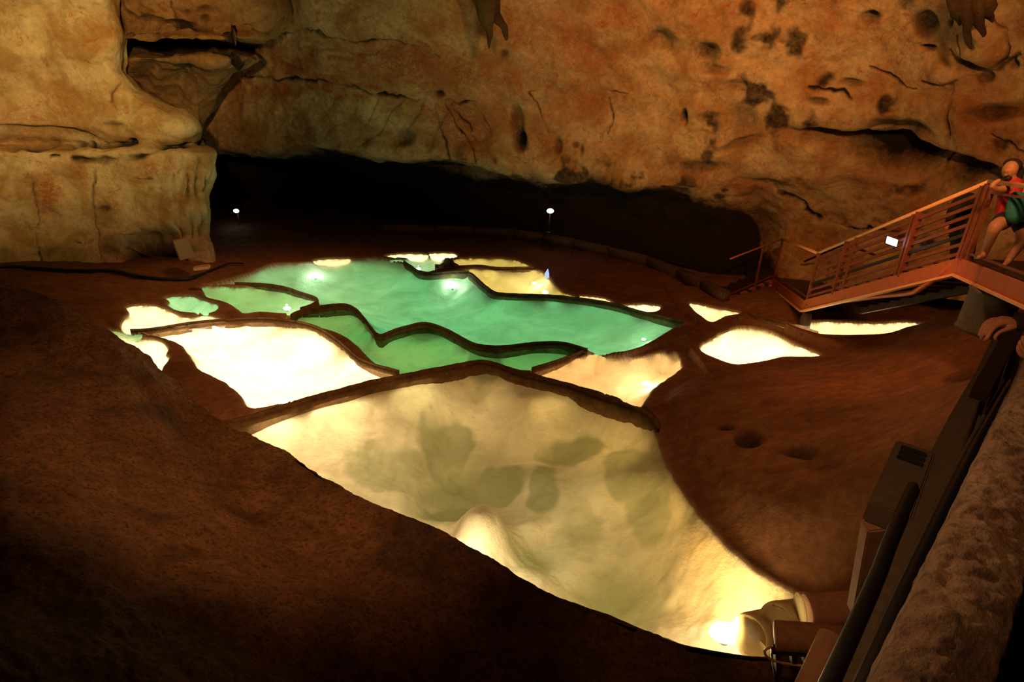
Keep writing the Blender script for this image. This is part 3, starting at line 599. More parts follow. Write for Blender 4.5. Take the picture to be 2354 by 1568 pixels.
dp, dk, st, pxx, pyy = paint(F, A, dents, cracks, stains, bumps)
nn = fbm(F, .5, 3, 90)*.14*smooth((470-pxx)/80) + fbm(F, 2.4, 4, 91)*.035 + np.abs(vnoise(F, 1.1, 92))*.08*smooth((400-pxx)/200)
low = smooth((pyy-350)/30)
ph = pxx/13+vnoise(F*np.array([1, 1, .5]), 1.2, 93)*2.2
nn = nn + low*smooth((pxx-330)/90)*.075*np.abs(np.sin(ph)) + low*.03*np.sin(pxx/38+vnoise(F, .8, 94)*2)
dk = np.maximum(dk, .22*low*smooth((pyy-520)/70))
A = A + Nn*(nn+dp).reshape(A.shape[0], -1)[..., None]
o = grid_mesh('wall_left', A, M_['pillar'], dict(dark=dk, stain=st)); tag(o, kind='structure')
OY = [(-420,225,760,14.2),(-120,235,690,15.4),(0,240,662,16.0),(30,240,664,16.3),(55,245,640,16.5),(75,250,625,16.4),(88,255,606,16.2),(94,258,598,18.4),(108,258,588,19.0),(123,258,596,18.3),(131,258,592,16.9),(150,258,562,17.1),(175,270,528,17.6),(200,285,508,18.1),(235,330,494,18.7),(262,380,482,19.1),(285,420,468,19.3),(305,440,459,19.4),(325,430,452,19.4)]
rows = []
for y, x0, x1, d in OY:
    fr = [(0, d+1.2), (.12, d+.2), (.35, d-.05), (.6, d-.1), (.8, d+.05), (.93, d+.45), (1, d+1.0)]
    r = [P(x0+(x1-x0)*t, y, d=dd) for t, dd in fr]; r.append(P(x1-8, y, d=d+2.0)); r.append(P(x1-60, y, d=d+4)); rows.append(r)
A = sheet(rows, 36, 16); Nn = normals(A); F = A.reshape(-1, 3)
cracks = [([(268,5),(290,25),(330,38),(390,52),(450,62),(510,78),(540,88)],6,.3,.9),([(540,88),(548,100),(545,120)],6,.25,.9),([(300,98),(360,105),(440,108),(520,118),(552,128)],13,.35,.97),([(395,5),(402,35),(405,68)],4,.08,.5),([(560,55),(590,30),(620,5)],5,.12,.6),([(575,75),(610,45),(640,20)],5,.12,.6),([(600,80),(640,45)],4,.1,.5)]
dents = [(415,110,135,13,5,.1,.95),(400,175,50,55,20,.3,.35),(440,200,40,50,0,.35,.45),(330,170,25,40,30,.2,.5),(380,85,80,9,3,.1,.4),(470,20,14,9,0,.05,.6),(430,28,9,7,0,.05,.6),(470,43,9,9,0,.05,.6)]
dp, dk, st, pxx, pyy = paint(F, A, dents, cracks, [(470,20,60,40,0,.7),(370,130,60,14,0,.3)], [(610,40,40,50,45,.25),(450,140,90,16,0,.2)])
nn = fbm(F, .8, 4, 95)*.10 + fbm(F, 3, 3, 96)*.03
A = A + Nn*(nn+dp).reshape(A.shape[0], -1)[..., None]
o = grid_mesh('wall_overhang', A, M_['over'], dict(dark=dk, stain=st)); tag(o, kind='structure')
# stalactites hanging at the top of the vault
def stal(pts, rad, label, mat='stal'):
    L = catmull([list(P(x, y, d=d)) for x, y, d in pts], 6); n = len(L); rs = np.interp(np.linspace(0, 1, n), np.linspace(0, 1, len(rad)), rad)
    bm = bmesh.new(); tube(bm, L, list(rs), 14)
    for v in bm.verts:
        a = np.array([list(v.co)]); v.co += Vector((float(vnoise(a, 5, 3)[0]), float(vnoise(a, 5, 4)[0]), 0))*.05
    o = obj('stalactite', bm, M_[mat]); me = o.data
    tag(o, label, 'stalactite', 'stalactites of the cave vault')
stal([(1118,-60,14.3),(1118,-5,14.6),(1122,40,15.0),(1125,75,15.2),(1125,112,15.3)], [.30,.26,.20,.13,.07,.01], 'long pointed stalactite at the top centre of the vault')
stal([(1085,-60,14.6),(1095,-10,14.9),(1105,25,15.2),(1112,62,15.4)], [.25,.14,.10,.05], 'short stalactite left of the long pointed one')
stal([(1130,-50,14.7),(1138,30,15.1),(1156,62,15.4),(1164,92,15.6)], [.25,.12,.09,.03], 'curved dark stalactite right of the long pointed one')
for i, (a, b, lab) in enumerate([(2205,58,'left of the dark stalactites at the top right corner of the vault'),(2228,112,'second from left of the dark stalactites at the top right'),(2255,84,'hooked dark stalactite at the top right, third from left'),(2275,50,'thin right one of the dark stalactites at the top right')]):
    stal([(a-14+i*3,-50,10.9),(a-6,b*.3,11.2),(a-2,b*.7,11.5),(a+4,b,11.7)], [.16,.11,.07,.015], lab)

def G0(px, py, dz=0.):
    z = .2
    for _ in range(8):
        v = P(px, py, z=z+dz); z = float(tps(v.x, v.y))
    return P(px, py, z=z+dz)
# ------------------------------------------------------------------ staircase and deck on the right
UPV = Vector((0, 0, 1))
S0 = P(2212,598,d=9.4); S1 = P(1852,694,d=14.4); S2 = P(1778,642,d=17.6); S3 = P(1660,694,z=.22)
D1 = P(2354,652,d=7.9); D2 = P(2560,735,d=6.2)
RH = 1.12
def perp(a, b):
    t = (b-a); t.z = 0; t.normalize(); return Vector((t.y, -t.x, 0))
def frame_run(label, a, b, cat, ng, posts, slats, wdt=1.25, side=None, steps=0, handmat='rail', hrail_w=.05, stringer=.24):
    e = empty('staircase' if steps else 'walkway_deck', (a+b)/2, label, cat)
    s = side if side is not None else perp(a, b)
    if s.x < 0: s = -s
    bm = bmesh.new(); bar(bm, a-UPV*stringer*.4, b-UPV*stringer*.4, .08, stringer); obj('stringer', bm, M_['red'], e, False)
    bm = bmesh.new(); bar(bm, a+s*wdt-UPV*stringer*.4, b+s*wdt-UPV*stringer*.4, .08, stringer); obj('stringer', bm, M_['dark'], e, False)
    bm = bmesh.new(); bar(bm, a-UPV*stringer*.95-s*.03, b-UPV*stringer*.95-s*.03, .10, .035); obj('lower_flange', bm, M_['rail'], e, False)
    if steps:
        for k in range(steps):
            t = (k+.5)/steps; c = a.lerp(b, t); h = (a-b); h.z = 0; h = h.length/steps
            d = (b-a); d.z = 0; d.normalize()
            bm = bmesh.new(); c2 = c+UPV*.0; bar(bm, c2+s*.05, c2+s*(wdt-.05), h*.92, .05); obj('tread', bm, M_['dark'], e, False)
    else:
        bm = bmesh.new(); bar(bm, a+s*(wdt/2), b+s*(wdt/2), wdt, .05); obj('deck_floor', bm, M_['dark'], e, False)
    bm = bmesh.new(); tube(bm, [a+UPV*RH, b+UPV*RH], hrail_w*.6, 10); obj('handrail', bm, M_[handmat], e)
    for t, w in posts:
        c = a.lerp(b, t); bm = bmesh.new(); bar(bm, c, c+UPV*(RH-.03), w, .05, (b-a).normalized()); obj('post', bm, M_['redpost'], e, False)
    ts = sorted(set([0]+[t for t, _ in posts]+[1]))
    for j in range(slats):
        h = .12+(RH-.26)*j/max(1, slats-1)
        bm = bmesh.new(); bar(bm, a+UPV*h, b+UPV*h, .025, .05 if slats > 3 else .03); obj('slat', bm, M_['redpost'] if j != 2 else M_['dark'], e, False)
    return e
st = frame_run('long orange lit steel staircase with slatted railing on the right', S0, S1, 'staircase', None, [(.02,.06),(.30,.10),(.33,.05),(.68,.06),(.75,.09),(.985,.06)], 7, steps=13)
bm = bmesh.new(); Ln = catmull([list(P(*q)) for q in [(2190,607,9.6),(2165,630,9.8),(2120,660,10.3),(2095,673,10.8),(2030,680,12),(1930,693,13.2),(1855,703,14.3)]], 6); tube(bm, Ln, .045, 8); obj('brace', bm, M_['red'], st)
bm = bmesh.new(); a = S1-UPV*.25+Vector((.1, 0, 0)); tube(bm, [a, a-UPV*.75], [.10, .16], 12); obj('support_post', bm, M_['drum'], st)
bm = bmesh.new(); s_ = perp(S0, S1); s_ = s_ if s_.x > 0 else -s_
tube(bm, [S0.lerp(S1, .7)+s_*1.25+UPV*RH, S1+s_*1.25+UPV*RH, P(1944,560,d=15.6), P(1850,601,d=17.5)], .03, 8); obj('handrail', bm, M_['dark'], st)
bm = bmesh.new(); q = P(1944,560,d=15.6); tube(bm, [q, q-UPV*1.0], .025, 8); obj('post', bm, M_['dark'], st)
dk_ = frame_run('upper deck behind the orange handrail at the right edge', D2, S0, 'deck', None, [(.99,.10),(.955,.06),(.45,.06)], 2, wdt=1.7)
for i, (a, b) in enumerate([((2325,645,8.2),(2400,672,7.6)),((2320,656,8.2),(2400,683,7.6))]):
    bm = bmesh.new(); bar(bm, P(*a), P(*b), .06, .045); obj('floor_joist', bm, M_['red'], dk_, False)
ld_ = frame_run('lower landing flight between the long stair and the cave floor', S1, S2, 'staircase', None, [(.99,.05)], 1, side=s_, steps=0, wdt=1.2)
ld_.name = 'stair_landing'
lf = frame_run('lowest short stair flight running down left to the cave floor', S2, S3, 'staircase', None, [(.38,.04)], 1, side=Vector((.3, .95, 0)), steps=6, wdt=1.0, handmat='red', hrail_w=.035, stringer=.14)
# small bright lamp panel on the stair railing
c = P(2051,555,d=10.9); e = empty('lamp_panel', c, 'small bright bluish white panel on the long stair railing', 'lamp')
a = (rt*.085-up*.03); b = up*.055+rt*.012
bm = bmesh.new(); loft(bm, [[c-a-b, c+a-b, c+a+b, c-a+b], [c-a-b+fw*.02, c+a-b+fw*.02, c+a+b+fw*.02, c-a+b+fw*.02]]); obj('lit_screen', bm, M_['phone'], e, False)
a *= 1.15; b *= 1.2; bm = bmesh.new(); g = c+fw*.022; loft(bm, [[g-a-b, g+a-b, g+a+b, g-a+b], [g-a-b+fw*.02, g+a-b+fw*.02, g+a+b+fw*.02, g-a+b+fw*.02]]); obj('case', bm, M_['black'], e, False)
# barrel under the deck and the rock hump behind it
bm = bmesh.new(); a = P(2292,668,d=8.7); b = P(2268,745,d=8.9); b = Vector((a.x-.02, a.y, b.z-.1)); Ls = [a.lerp(b, t) for t in (0, .04, .08, .5, .92, 1)]
tube(bm, Ls, [.30,.315,.30,.30,.30,.32], 28); tag(obj('barrel', bm, M_['drum']), 'dark grey barrel under the upper deck at the right edge', 'barrel')
# ------------------------------------------------------------------ far kerb wall
kp = [(880,524),(1000,526),(1090,528),(1185,534),(1250,544),(1320,556),(1400,575),(1490,598),(1560,628),(1615,655),(1668,682)]
L = [G0(x, y+12) for x, y in kp]
e = empty('kerb_wall', L[5], 'long low curved stone wall edging the far dark path', 'wall')
for a, b in zip(L[:-1], L[1:]):
    bm = bmesh.new(); g = (b-a).normalized()*.015; bar(bm, a+g+UPV*.10, b-g+UPV*.10, .22, .34); bmesh.ops.bevel(bm, geom=bm.edges[:], offset=.02, segments=2, affect='EDGES'); obj('kerb_stone', bm, M_['kerb'], e)
# ------------------------------------------------------------------ far lamps, markers, boxes, cable
def far_lamp(px_, py_, d, rad, post, label, power):
    c = P(px_, py_, d=d); e = empty('floodlight_lamp', c, label, 'lamp', 'small white lamps in the dark recess')
    bm = bmesh.new(); bmesh.ops.create_uvsphere(bm, u_segments=20, v_segments=12, radius=rad, matrix=Matrix.Translation(c)@Matrix.Diagonal((1.2, .5, .8, 1))); obj('lens', bm, M_['lampwhite'], e)
    bm = bmesh.new(); tube(bm, [c+Vector((0, .04, 0)), c+Vector((0, .14, .0))], [rad*1.1, rad*.7], 16); obj('housing', bm, M_['housing'], e)
    bm = bmesh.new(); tube(bm, [c+Vector((0, .09, -rad*.5)), c+Vector((0, .09, -post))], .02, 8); tube(bm, [c+Vector((0, .09, -post)), c+Vector((0, .09, -post-.03))], .09, 12); obj('stand', bm, M_['dark'], e)
    light('lamp_light', 'POINT', c+Vector((0, -.2, 0)), power, (1, .95, .88), .06)
far_lamp(543,485,21.0,.075,.55,'small white lamp in the black recess beside the left wall',.6)
far_lamp(1265,485,19.3,.085,.65,'small white lamp on a short stand against the dark back rock',1.0)
c = P(1257,637,z=.14); bm = bmesh.new(); tube(bm, [c, c+Vector((0, 0, .10)), c+Vector((.015, 0, .24))], [.07, .06, .004], 12)
tag(obj('marker_cone', bm, glow('pale_blue_lamp', (.55, .70, 1), .9)), 'tiny pale blue glowing cone beside the olive yellow far pool', 'marker light')
def box_at(name, px_, py_, d, w, h, dp, rz, tilt, mat, label, cat):
    c = P(px_, py_, d=d); bm = bmesh.new(); bmesh.ops.create_cube(bm, size=1, matrix=Matrix.Translation(c)@Matrix.Rotation(rz, 4, 'Z')@Matrix.Rotation(tilt, 4, 'X')@Matrix.Rotation(-.15, 4, 'Y')@Matrix.Diagonal((w, dp, h, 1)))
    bmesh.ops.bevel(bm, geom=bm.edges[:], offset=.015, segments=2, affect='EDGES'); return tag(obj(name, bm, M_[mat], smooth_=False), label, cat)
box_at('equipment_box',421,571,15.9,.34,.50,.30,math.radians(35),math.radians(-12),'box','tilted grey box standing in the dark hollow at the foot of the left wall','box')
box_at('stone_block',464,615,15.4,.36,.09,.14,.1,0,'concrete','small flat pinkish block on the floor right of the tilted box','block')
bm = bmesh.new(); Lc = catmull([list(G0(x, y+9, .05)) for x, y, z in [(-120,610,.42),(-40,608,.40),(30,604,.40),(110,609,.36),(180,613,.33),(260,613,.32),(310,624,.28),(370,632,.26),(430,632,.25),(462,622,.25),(500,606,.25),(530,596,.24),(560,597,.2)]], 8)
tube(bm, Lc, list(np.interp(np.linspace(0, 1, len(Lc)), [0, .7, .8, 1], [.055, .05, .025, .02])), 10); tag(obj('power_cable', bm, M_['cable']), 'thick black cable along the foot of the left wall', 'cable')
# ------------------------------------------------------------------ drums, pipes and timber at the near end of the front pool
def pipe(name, a, b, r, mat, label, cat, grp=None, hollow=True, n=40):
    a = Vector(a); b = Vector(b); t = (b-a).normalized(); bm = bmesh.new(); L = (b-a).length
    pts = [a+t*x for x in (.06, .0, .0, .01, .03, L*.5, L)]; rs = [r*.80, r*.80, r*.86, r*.99, r, r, r]
    tube(bm, pts, rs, n); o = obj(name, bm, M_[mat]); return tag(o, label, cat, grp)
pipe('concrete_drum', P(1724,1464,d=7.55), P(1766,1454,d=7.75), .265, 'pale', 'tan oval concrete drum half sunk beside the brightest lamp', 'drum', 'concrete drums at the pool end')
pipe('concrete_drum', P(1788,1440,d=7.35), P(1850,1432,d=7.6), .27, 'pale', 'pale yellow concrete drum between the tan oval drum and the pink pipe', 'drum', 'concrete drums at the pool end')
pipe('concrete_pipe', P(1853,1404,d=7.0), P(2060,1392,d=7.0), .175, 'concrete', 'thick pinkish concrete pipe lying above the timber beam', 'pipe')
pipe('pale_collar', P(1838,1402,d=7.15), P(1860,1401,d=7.15), .185, 'pale', 'narrow cream collar ring at the left end of the pink pipe', 'pipe collar')
tb = tag(pipe('timber_beam', P(1780,1461,d=6.5), P(1960,1474,d=6.3), .145, 'wood', 'brown half round timber beam resting above the dark rack', 'beam'))
bm = bmesh.new()
for x in (1785, 1822, 1850, 1880): bar(bm, P(x,1490,d=6.45), P(x+3,1540,d=6.6), .09, .05, Vector((1, 0, 0)))
bar(bm, P(1772,1495,d=6.45), P(1920,1508,d=6.35), .05, .05); bar(bm, P(1775,1528,d=6.7), P(1880,1540,d=6.6), .3, .04)
tag(obj('support_rack', bm, M_['dark'], smooth_=False), 'dark slatted rack under the timber beam', 'rack')
bm = bmesh.new(); tube(bm, catmull([list(P(*q)) for q in [(1772,1487,6.32),(1758,1496,6.35),(1764,1511,6.4),(1785,1521,6.45),(1815,1527,6.5),(1850,1531,6.5)]], 6), .013, 8)
tag(obj('thin_cable', bm, plain('yellow_cable', (.5, .3, .1), .5)), 'thin orange yellow cable looping under the left end of the timber beam', 'cable')
pb = pipe('concrete_pipe', P(1915,1462,d=5.6), P(1835,1640,d=5.3), .115, 'concrete', 'steep pinkish pipe running down out of the frame beside the ledge', 'pipe')
bm = bmesh.new(); bar(bm, P(2012,1205,d=4.9), P(1975,1400,d=5.5), .16, .12, Vector((0, 1, 0))); bmesh.ops.bevel(bm, geom=bm.edges[:], offset=.012, segments=2, affect='EDGES')
tag(obj('concrete_post', bm, M_['concrete'], smooth_=False), 'reddish slab post standing below the ledge above the pink pipe', 'post')
# ------------------------------------------------------------------ ledge with cables beside the walkway
ZL = 3.72
Lp = [P(x, y, z=ZL) for x, y in [(1700,2000),(1900,1568),(2010,1330),(2100,1115),(2180,960),(2245,850),(2280,780)]]
Rp = [P(x, y, z=ZL) for x, y in [(1870,2000),(2040,1568),(2150,1330),(2230,1130),(2290,1000),(2330,890),(2350,800)]]
bm = bmesh.new(); loft(bm, [[a, b, b-UPV*.22, a-UPV*.22] for a, b in zip(Lp, Rp)]); tag(obj('concrete_ledge', bm, M_['ledge'], smooth_=False), 'dark concrete ledge running beside the rough parapet', 'ledge')
def run(px, z, r, mat, name, label, cat, grp=None):
    bm = bmesh.new(); tube(bm, catmull([list(P(x, y, z=z)) for x, y in px], 5), r, 10); return tag(obj(name, bm, M_[mat]), label, cat, grp)
run([(1830,1720),(1902,1568),(2010,1330),(2045,1240),(2099,1118)], ZL+.045, .030, 'cable', 'black_pipe', 'black pipe along the left edge of the ledge', 'pipe')
G = 'cables running along the ledge'
run([(1900,1750),(1985,1568),(2110,1290),(2240,1030),(2325,880)], ZL+.05, .028, 'cable', 'ledge_cable', 'thick dark cable on the ledge closest to the parapet', 'cable', G)
run([(1880,1750),(1966,1568),(2095,1280),(2215,1040),(2310,875)], ZL+.03, .012, 'drum', 'ledge_cable', 'thin tan cable left of the thick dark cable on the ledge', 'cable', G)
run([(2100,1290),(2190,1110),(2240,960),(2290,830),(2320,750)], ZL+.02, .012, 'dark', 'ledge_cable', 'thin dark cable farthest left in the bundle near the hand', 'cable', G)
run([(2130,1260),(2210,1090),(2262,950),(2304,830),(2330,760)], ZL+.02, .012, 'dark', 'ledge_cable', 'second thin dark cable from the left in the bundle near the hand', 'cable', G)
run([(2160,1220),(2235,1060),(2285,930),(2318,830),(2340,770)], ZL+.02, .012, 'dark', 'ledge_cable', 'third thin dark cable from the left in the bundle near the hand', 'cable', G)
bm = bmesh.new(); bar(bm, P(2252,905,z=ZL+.25), P(2345,735,z=ZL+.35), .10, .10); tag(obj('railing_bar', bm, M_['dark'], smooth_=False), 'dark sloping bar below the black sleeved hand', 'railing')
c = P(2062,1120,z=ZL+.05); dl = (P(2100,1115,z=ZL)-P(2010,1330,z=ZL)).normalized(); sd_ = dl.cross(UPV)
e = empty('junction_box', c, 'long dark box with three black vents left of the ledge', 'box')
c0 = P(2038,1195,z=ZL-.05); c1 = P(2098,1045,z=ZL-.05)
bm = bmesh.new(); bar(bm, c0, c1, .22, .14); bmesh.ops.bevel(bm, geom=bm.edges[:], offset=.012, segments=2, affect='EDGES'); obj('case', bm, M_['ledge'], e, False)
for t in (.72, .80, .88):
    q = c0.lerp(c1, t)+UPV*.075; bm = bmesh.new(); bar(bm, q-sd_*.07, q+sd_*.07, .035, .02); obj('vent', bm, M_['black'], e, False)
# ------------------------------------------------------------------ rough parapet and walkway
ZP = 4.9
E0 = P(2000,1568,z=ZP); E1 = P(2338,872,z=ZP); dirv = (E1-E0).normalized(); nrm_ = Vector((dirv.y, -dirv.x, 0)); Lw = (E1-E0).length
sec = [(-.02,-.9),(-.015,-.25),(.0,-.03),(.012,.0),(.05,.014),(.10,.012),(.145,-.005),(.165,-.05),(.17,-.4),(.17,-.9)]
rows = []
for s in (-1.2, -.6, 0, Lw*.33, Lw*.66, Lw, Lw+.8, Lw+2.5):
    wd_ = np.interp(s, [-1.2, Lw], [1.0, 1.25])
    rows.append([E0+dirv*s+nrm_*(a*wd_)+UPV*b for a, b in sec])
A = sheet(rows, 12, 70); F = A.reshape(-1, 3)
dn = fbm(F, 16, 4, 101)*.010+np.abs(vnoise(F, 34, 102))*.008+fbm(F, 4, 2, 104)*.008
A[..., 2] += dn.reshape(A.shape[0], -1); A[..., 0] += (vnoise(F, 28, 103)*.007).reshape(A.shape[0], -1)
o = grid_mesh('parapet', A, M_['parapet'], dict(dark=np.zeros(len(F)), stain=np.zeros(len(F)))); tag(o, 'rough stone parapet running out of the lower right corner', 'parapet')
bm = bmesh.new(); a = E0+nrm_*.22-dirv*1.2-UPV*.9; b = E0+dirv*(Lw+3)+nrm_*.22-UPV*.9; loft(bm, [[a, a+nrm_*1.6, a+nrm_*1.6-UPV*.15, a-UPV*.15], [b, b+nrm_*1.6, b+nrm_*1.6-UPV*.15, b-UPV*.15]])
tag(obj('walkway', bm, M_['ledge'], smooth_=False), 'dark walkway floor behind the rough parapet', 'walkway')
# ------------------------------------------------------------------ people
def flesh(name, chains, mat, parent, voxel=.015, balls=()):
    bm = bmesh.new()
    for pts, rs in chains:
        L = catmull([list(p) for p in pts], 4); r = catmull([[x] for x in rs], 4)[:, 0]
        tube(bm, L, list(np.maximum(r, .002)), 12)
        for q, rr_ in ((L[0], r[0]), (L[-1], r[-1])):
            bmesh.ops.create_uvsphere(bm, u_segments=12, v_segments=8, radius=max(rr_, .002)*.98, matrix=Matrix.Translation(Vector(q)))
    for c, s in balls: bmesh.ops.create_uvsphere(bm, u_segments=20, v_segments=14, radius=1, matrix=Matrix.Translation(c)@Matrix.Diagonal((*s, 1)))
    o = obj(name, bm, M_[mat], parent)
    m = o.modifiers.new('remesh', 'REMESH'); m.mode = 'VOXEL'; m.voxel_size = voxel; m.use_smooth_shade = True
    m = o.modifiers.new('smooth', 'SMOOTH'); m.factor = .5; m.iterations = 3
    return o
# person leaning over the deck rail
d = 8.55
def Q(x, y, dd=0): return P(x, y, d=d+dd)
pe = empty('person', Q(2312,612), 'person in red top with teal bag leaning over the upper deck rail, legs bare', 'person')
flesh('body', [([Q(2330,418,.05), Q(2334,440,.1), Q(2338,470,.15), Q(2334,500,.15)], [.06,.13,.14,.14]), ([Q(2326,405,0), Q(2330,425,.05)], [.05,.06]),
  ([Q(2320,432,0), Q(2296,436,-.12), Q(2280,428,-.2), Q(2296,415,-.2)], [.055,.045,.035,.03]), ([Q(2350,436,.1), Q(2352,470,-.05), Q(2330,500,-.15), Q(2318,503,-.15)], [.055,.045,.038,.03]),
  ([Q(2318,505,.1), Q(2290,520,-.1), Q(2278,545,-.05), Q(2262,585,.15)], [.10,.085,.065,.045]), ([Q(2262,588,.15), Q(2250,592,.0)], [.04,.03]),
  ([Q(2345,505,.15), Q(2352,535,.05), Q(2345,560,.0), Q(2318,600,.05)], [.10,.085,.065,.042]), ([Q(2317,603,.05), Q(2307,611,-.08)], [.04,.028])], 'skin', pe, .016,
  [(Q(2322,390,0), (.085,.10,.115)), (Q(2313,394,-.06), (.02,.03,.02)), (Q(2312,402,-.03), (.03,.03,.02))])
flesh('hair', [([Q(2336,378,.06), Q(2342,395,.08), Q(2342,412,.1)], [.06,.06,.04])], 'hair', pe, .014, [(Q(2328,379,.03), (.105,.12,.085)), (Q(2317,409,0), (.05,.05,.04))])
flesh('red_top', [([Q(2326,428,.06), Q(2318,460,.08), Q(2315,496,.1)], [.13,.13,.14]), ([Q(2330,430,.12), Q(2336,470,.16), Q(2330,496,.16)], [.13,.15,.15])], 'redcloth', pe, .016)
flesh('shorts', [([Q(2316,500,.1), Q(2300,512,.0)], [.12,.11]), ([Q(2342,500,.15), Q(2350,522,.08)], [.12,.11])], 'black', pe, .016)
flesh('bag', [([Q(2336,456,-.16), Q(2338,478,-.2), Q(2334,496,-.2)], [.09,.12,.11]), ([Q(2350,460,-.16), Q(2350,494,-.2)], [.10,.10])], 'teal', pe, .014)
# person in black bending behind the stair slats
d = 9.9
pb_ = empty('person', Q(2212,600), 'person dressed in black bending down behind the slats at the top of the stairs', 'person')
def Q(x, y, dd=0): return P(x, y, d=10.3+dd)
flesh('body', [([Q(2252,478,.25), Q(2236,476,.2), Q(2212,482,.15), Q(2190,495,-.02), Q(2178,515,-.1), Q(2176,535,-.12)], [.05,.05,.05,.04,.035,.03])], 'skin', pb_, .016, [(Q(2252,478,.25), (.09,.10,.11)), (Q(2176,538,-.12), (.04,.04,.045))])
flesh('black_clothes', [([Q(2215,540,.2), Q(2208,500,.2), Q(2222,470,.2), Q(2238,468,.2)], [.20,.21,.20,.13]), ([Q(2232,475,.0), Q(2200,480,-.15), Q(2180,512,-.12)], [.08,.07,.05]),
   ([Q(2205,535,.3), Q(2200,570,.3), Q(2196,600,.4)], [.12,.10,.08]), ([Q(2228,540,.3), Q(2226,575,.3), Q(2222,603,.4)], [.12,.10,.08])], 'black', pb_, .018)
# person at the parapet, only the hands reach into the frame
d = 3.35
def Q(x, y, dd=0): return P(x, y, d=d+dd)
pc = empty('person', Q(2500,1250), 'person in black sleeves whose drooping hand reaches in at the right edge', 'person')
flesh('body', [([Q(2372,738,.0), Q(2335,745,0), Q(2318,742,0), Q(2300,741,.0)], [.030,.026,.027,.024]), ([Q(2322,738,.03), Q(2302,736,.03), Q(2290,740,.03)], [.022,.022,.016]),
   ([Q(2306,744,-.01), Q(2290,749,-.02), Q(2277,762,-.02), Q(2269,777,-.02), Q(2264,782,-.01)], [.015,.0135,.0125,.011,.0085]),
   ([Q(2304,740,.012), Q(2284,742,.0), Q(2268,753,.0), Q(2259,768,.0), Q(2256,778,.01)], [.015,.013,.012,.010,.008]),
   ([Q(2302,737,.035), Q(2282,737,.025), Q(2266,745,.025), Q(2256,758,.03), Q(2251,771,.03)], [.014,.012,.011,.0095,.0075]),
   ([Q(2300,735,.055), Q(2284,734,.05), Q(2270,739,.05), Q(2260,748,.05), Q(2256,757,.05)], [.012,.0105,.010,.0085,.007]),
   ([Q(2330,752,-.02), Q(2313,758,-.03), Q(2298,764,-.03), Q(2288,774,-.03), Q(2289,781,-.025)], [.016,.012,.010,.009,.007]),
   ([Q(2440,650,.35), Q(2460,780,0), Q(2400,812,-.2), Q(2372,812,-.2)], [.04,.035,.030,.030]), ([Q(2372,815,-.2), Q(2353,820,-.2), Q(2342,808,-.2), Q(2340,796,-.2)], [.016,.012,.010,.007]), ([Q(2374,808,-.18), Q(2354,808,-.18), Q(2345,794,-.18), Q(2345,784,-.18)], [.016,.012,.010,.007]),
   ([Q(2376,800,-.16), Q(2360,798,-.16), Q(2352,785,-.16), Q(2352,774,-.16)], [.016,.012,.010,.007]),
   ([Q(2372,738,0), Q(2440,720,.05), Q(2500,610,.3), Q(2440,590,.37), Q(2425,520,.35)], [.03,.035,.05,.055,.055])], 'skin', pc, .0035, [(Q(2425,480,.35), (.08,.095,.115))])
flesh('black_sleeves', [([Q(2341,745,0), Q(2375,738,.0), Q(2440,720,.05), Q(2500,610,.3)], [.044,.05,.056,.075]), ([Q(2425,590,.35), Q(2440,700,.4), Q(2460,860,.45), Q(2450,900,.45)], [.13,.16,.15,.14]), ([Q(2420,900,.45), Q(2420,1050,.5), Q(2420,1200,.6)], [.10,.08,.06]), ([Q(2480,900,.45), Q(2480,1050,.5), Q(2480,1200,.6)], [.10,.08,.06]), ([Q(2392,812,-.2), Q(2460,780,0), Q(2440,650,.35)], [.042,.05,.07])], 'black', pc, .014)
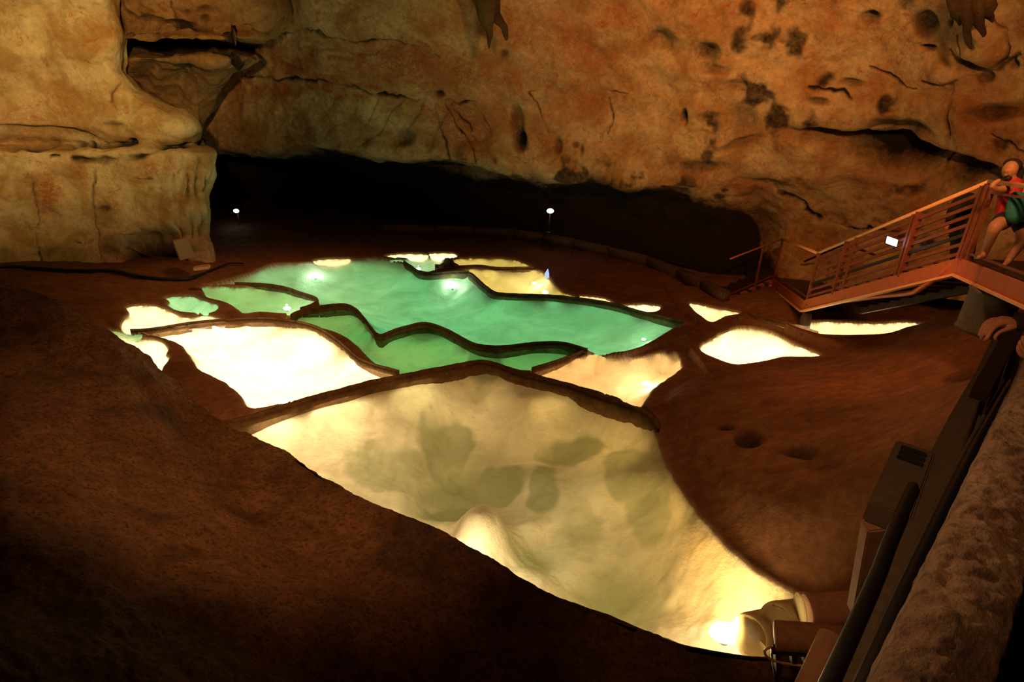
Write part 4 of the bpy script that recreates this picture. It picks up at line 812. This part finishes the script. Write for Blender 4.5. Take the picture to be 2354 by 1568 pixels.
# ------------------------------------------------------------------ floodlights of the cave and added fill spots
wd = bpy.data.worlds.new('world'); wd.use_nodes = True; wd.node_tree.nodes['Background'].inputs[0].default_value = (1, .45, .18, 1); wd.node_tree.nodes['Background'].inputs[1].default_value = .004
C.world = wd
light('cave_floodlight', 'SPOT', (-4.8, 7.0, 6.8), 3900, (1, .62, .21), .25, (-11.2, 15.5, 6.7), 66, .9)
light('cave_floodlight', 'SPOT', (2.5, 4.5, 8.8), 4300, (1, .45, .135), .3, (3.6, 15.5, 8.3), 64, 1.0)
light('cave_floodlight', 'SPOT', (4.0, 3.5, 8.3), 2500, (1, .44, .12), .3, (8.0, 14.5, 6.6), 74, .9)
light('stair_light', 'SPOT', (3.6, 8.2, 4.6), 250, (1, .30, .09), .1, (6.6, 11.0, 1.8), 75, .8)
light('slope_fill', 'SPOT', (-1.5, 5.5, 6.6), 1400, (1, .47, .19), .3, (-3.2, 7.8, 1.4), 80, 1.0)  # unseen spot added in place of pool glow on the slope
light('left_floor_fill', 'SPOT', (-4.0, 12.0, 7.5), 800, (1, .44, .18), .3, (-6.5, 15.0, 0), 58, 1.0)  # unseen spot added to brighten the floor by the left wall
light('right_rock_fill', 'SPOT', (4.6, 7.2, 7.5), 480, (1, .46, .18), .3, (5.4, 9.5, 1.0), 74, .9)  # unseen spot added to lift the right rock
light('parapet_fill', 'SPOT', (-.6, 3.6, 5.6), 260, (1, .55, .28), .05, (1.2, 1.5, 4.9), 50, .8)  # unseen spot added for the grazing highlight on the parapet edge
light('walkway_fill', 'SPOT', (-1.6, .4, 9.0), 620, (1, .48, .22), .1, (2.6, 3.4, 3.7), 50, .9)  # no real lamp here; added to brighten hand, ledge and box
C.view_settings.view_transform = 'Standard'; C.view_settings.look = 'None'; C.view_settings.gamma = 1
C.view_settings.exposure = 0; C.view_settings.use_curve_mapping = False
C.cycles.max_bounces = 5; C.cycles.use_adaptive_sampling = True; C.cycles.adaptive_threshold = .08; C.cycles.diffuse_bounces = 3; C.cycles.transparent_max_bounces = 10; C.cycles.caustics_reflective = False; C.cycles.caustics_refractive = False
C.cycles.sample_clamp_indirect = 4; C.cycles.use_denoising = True
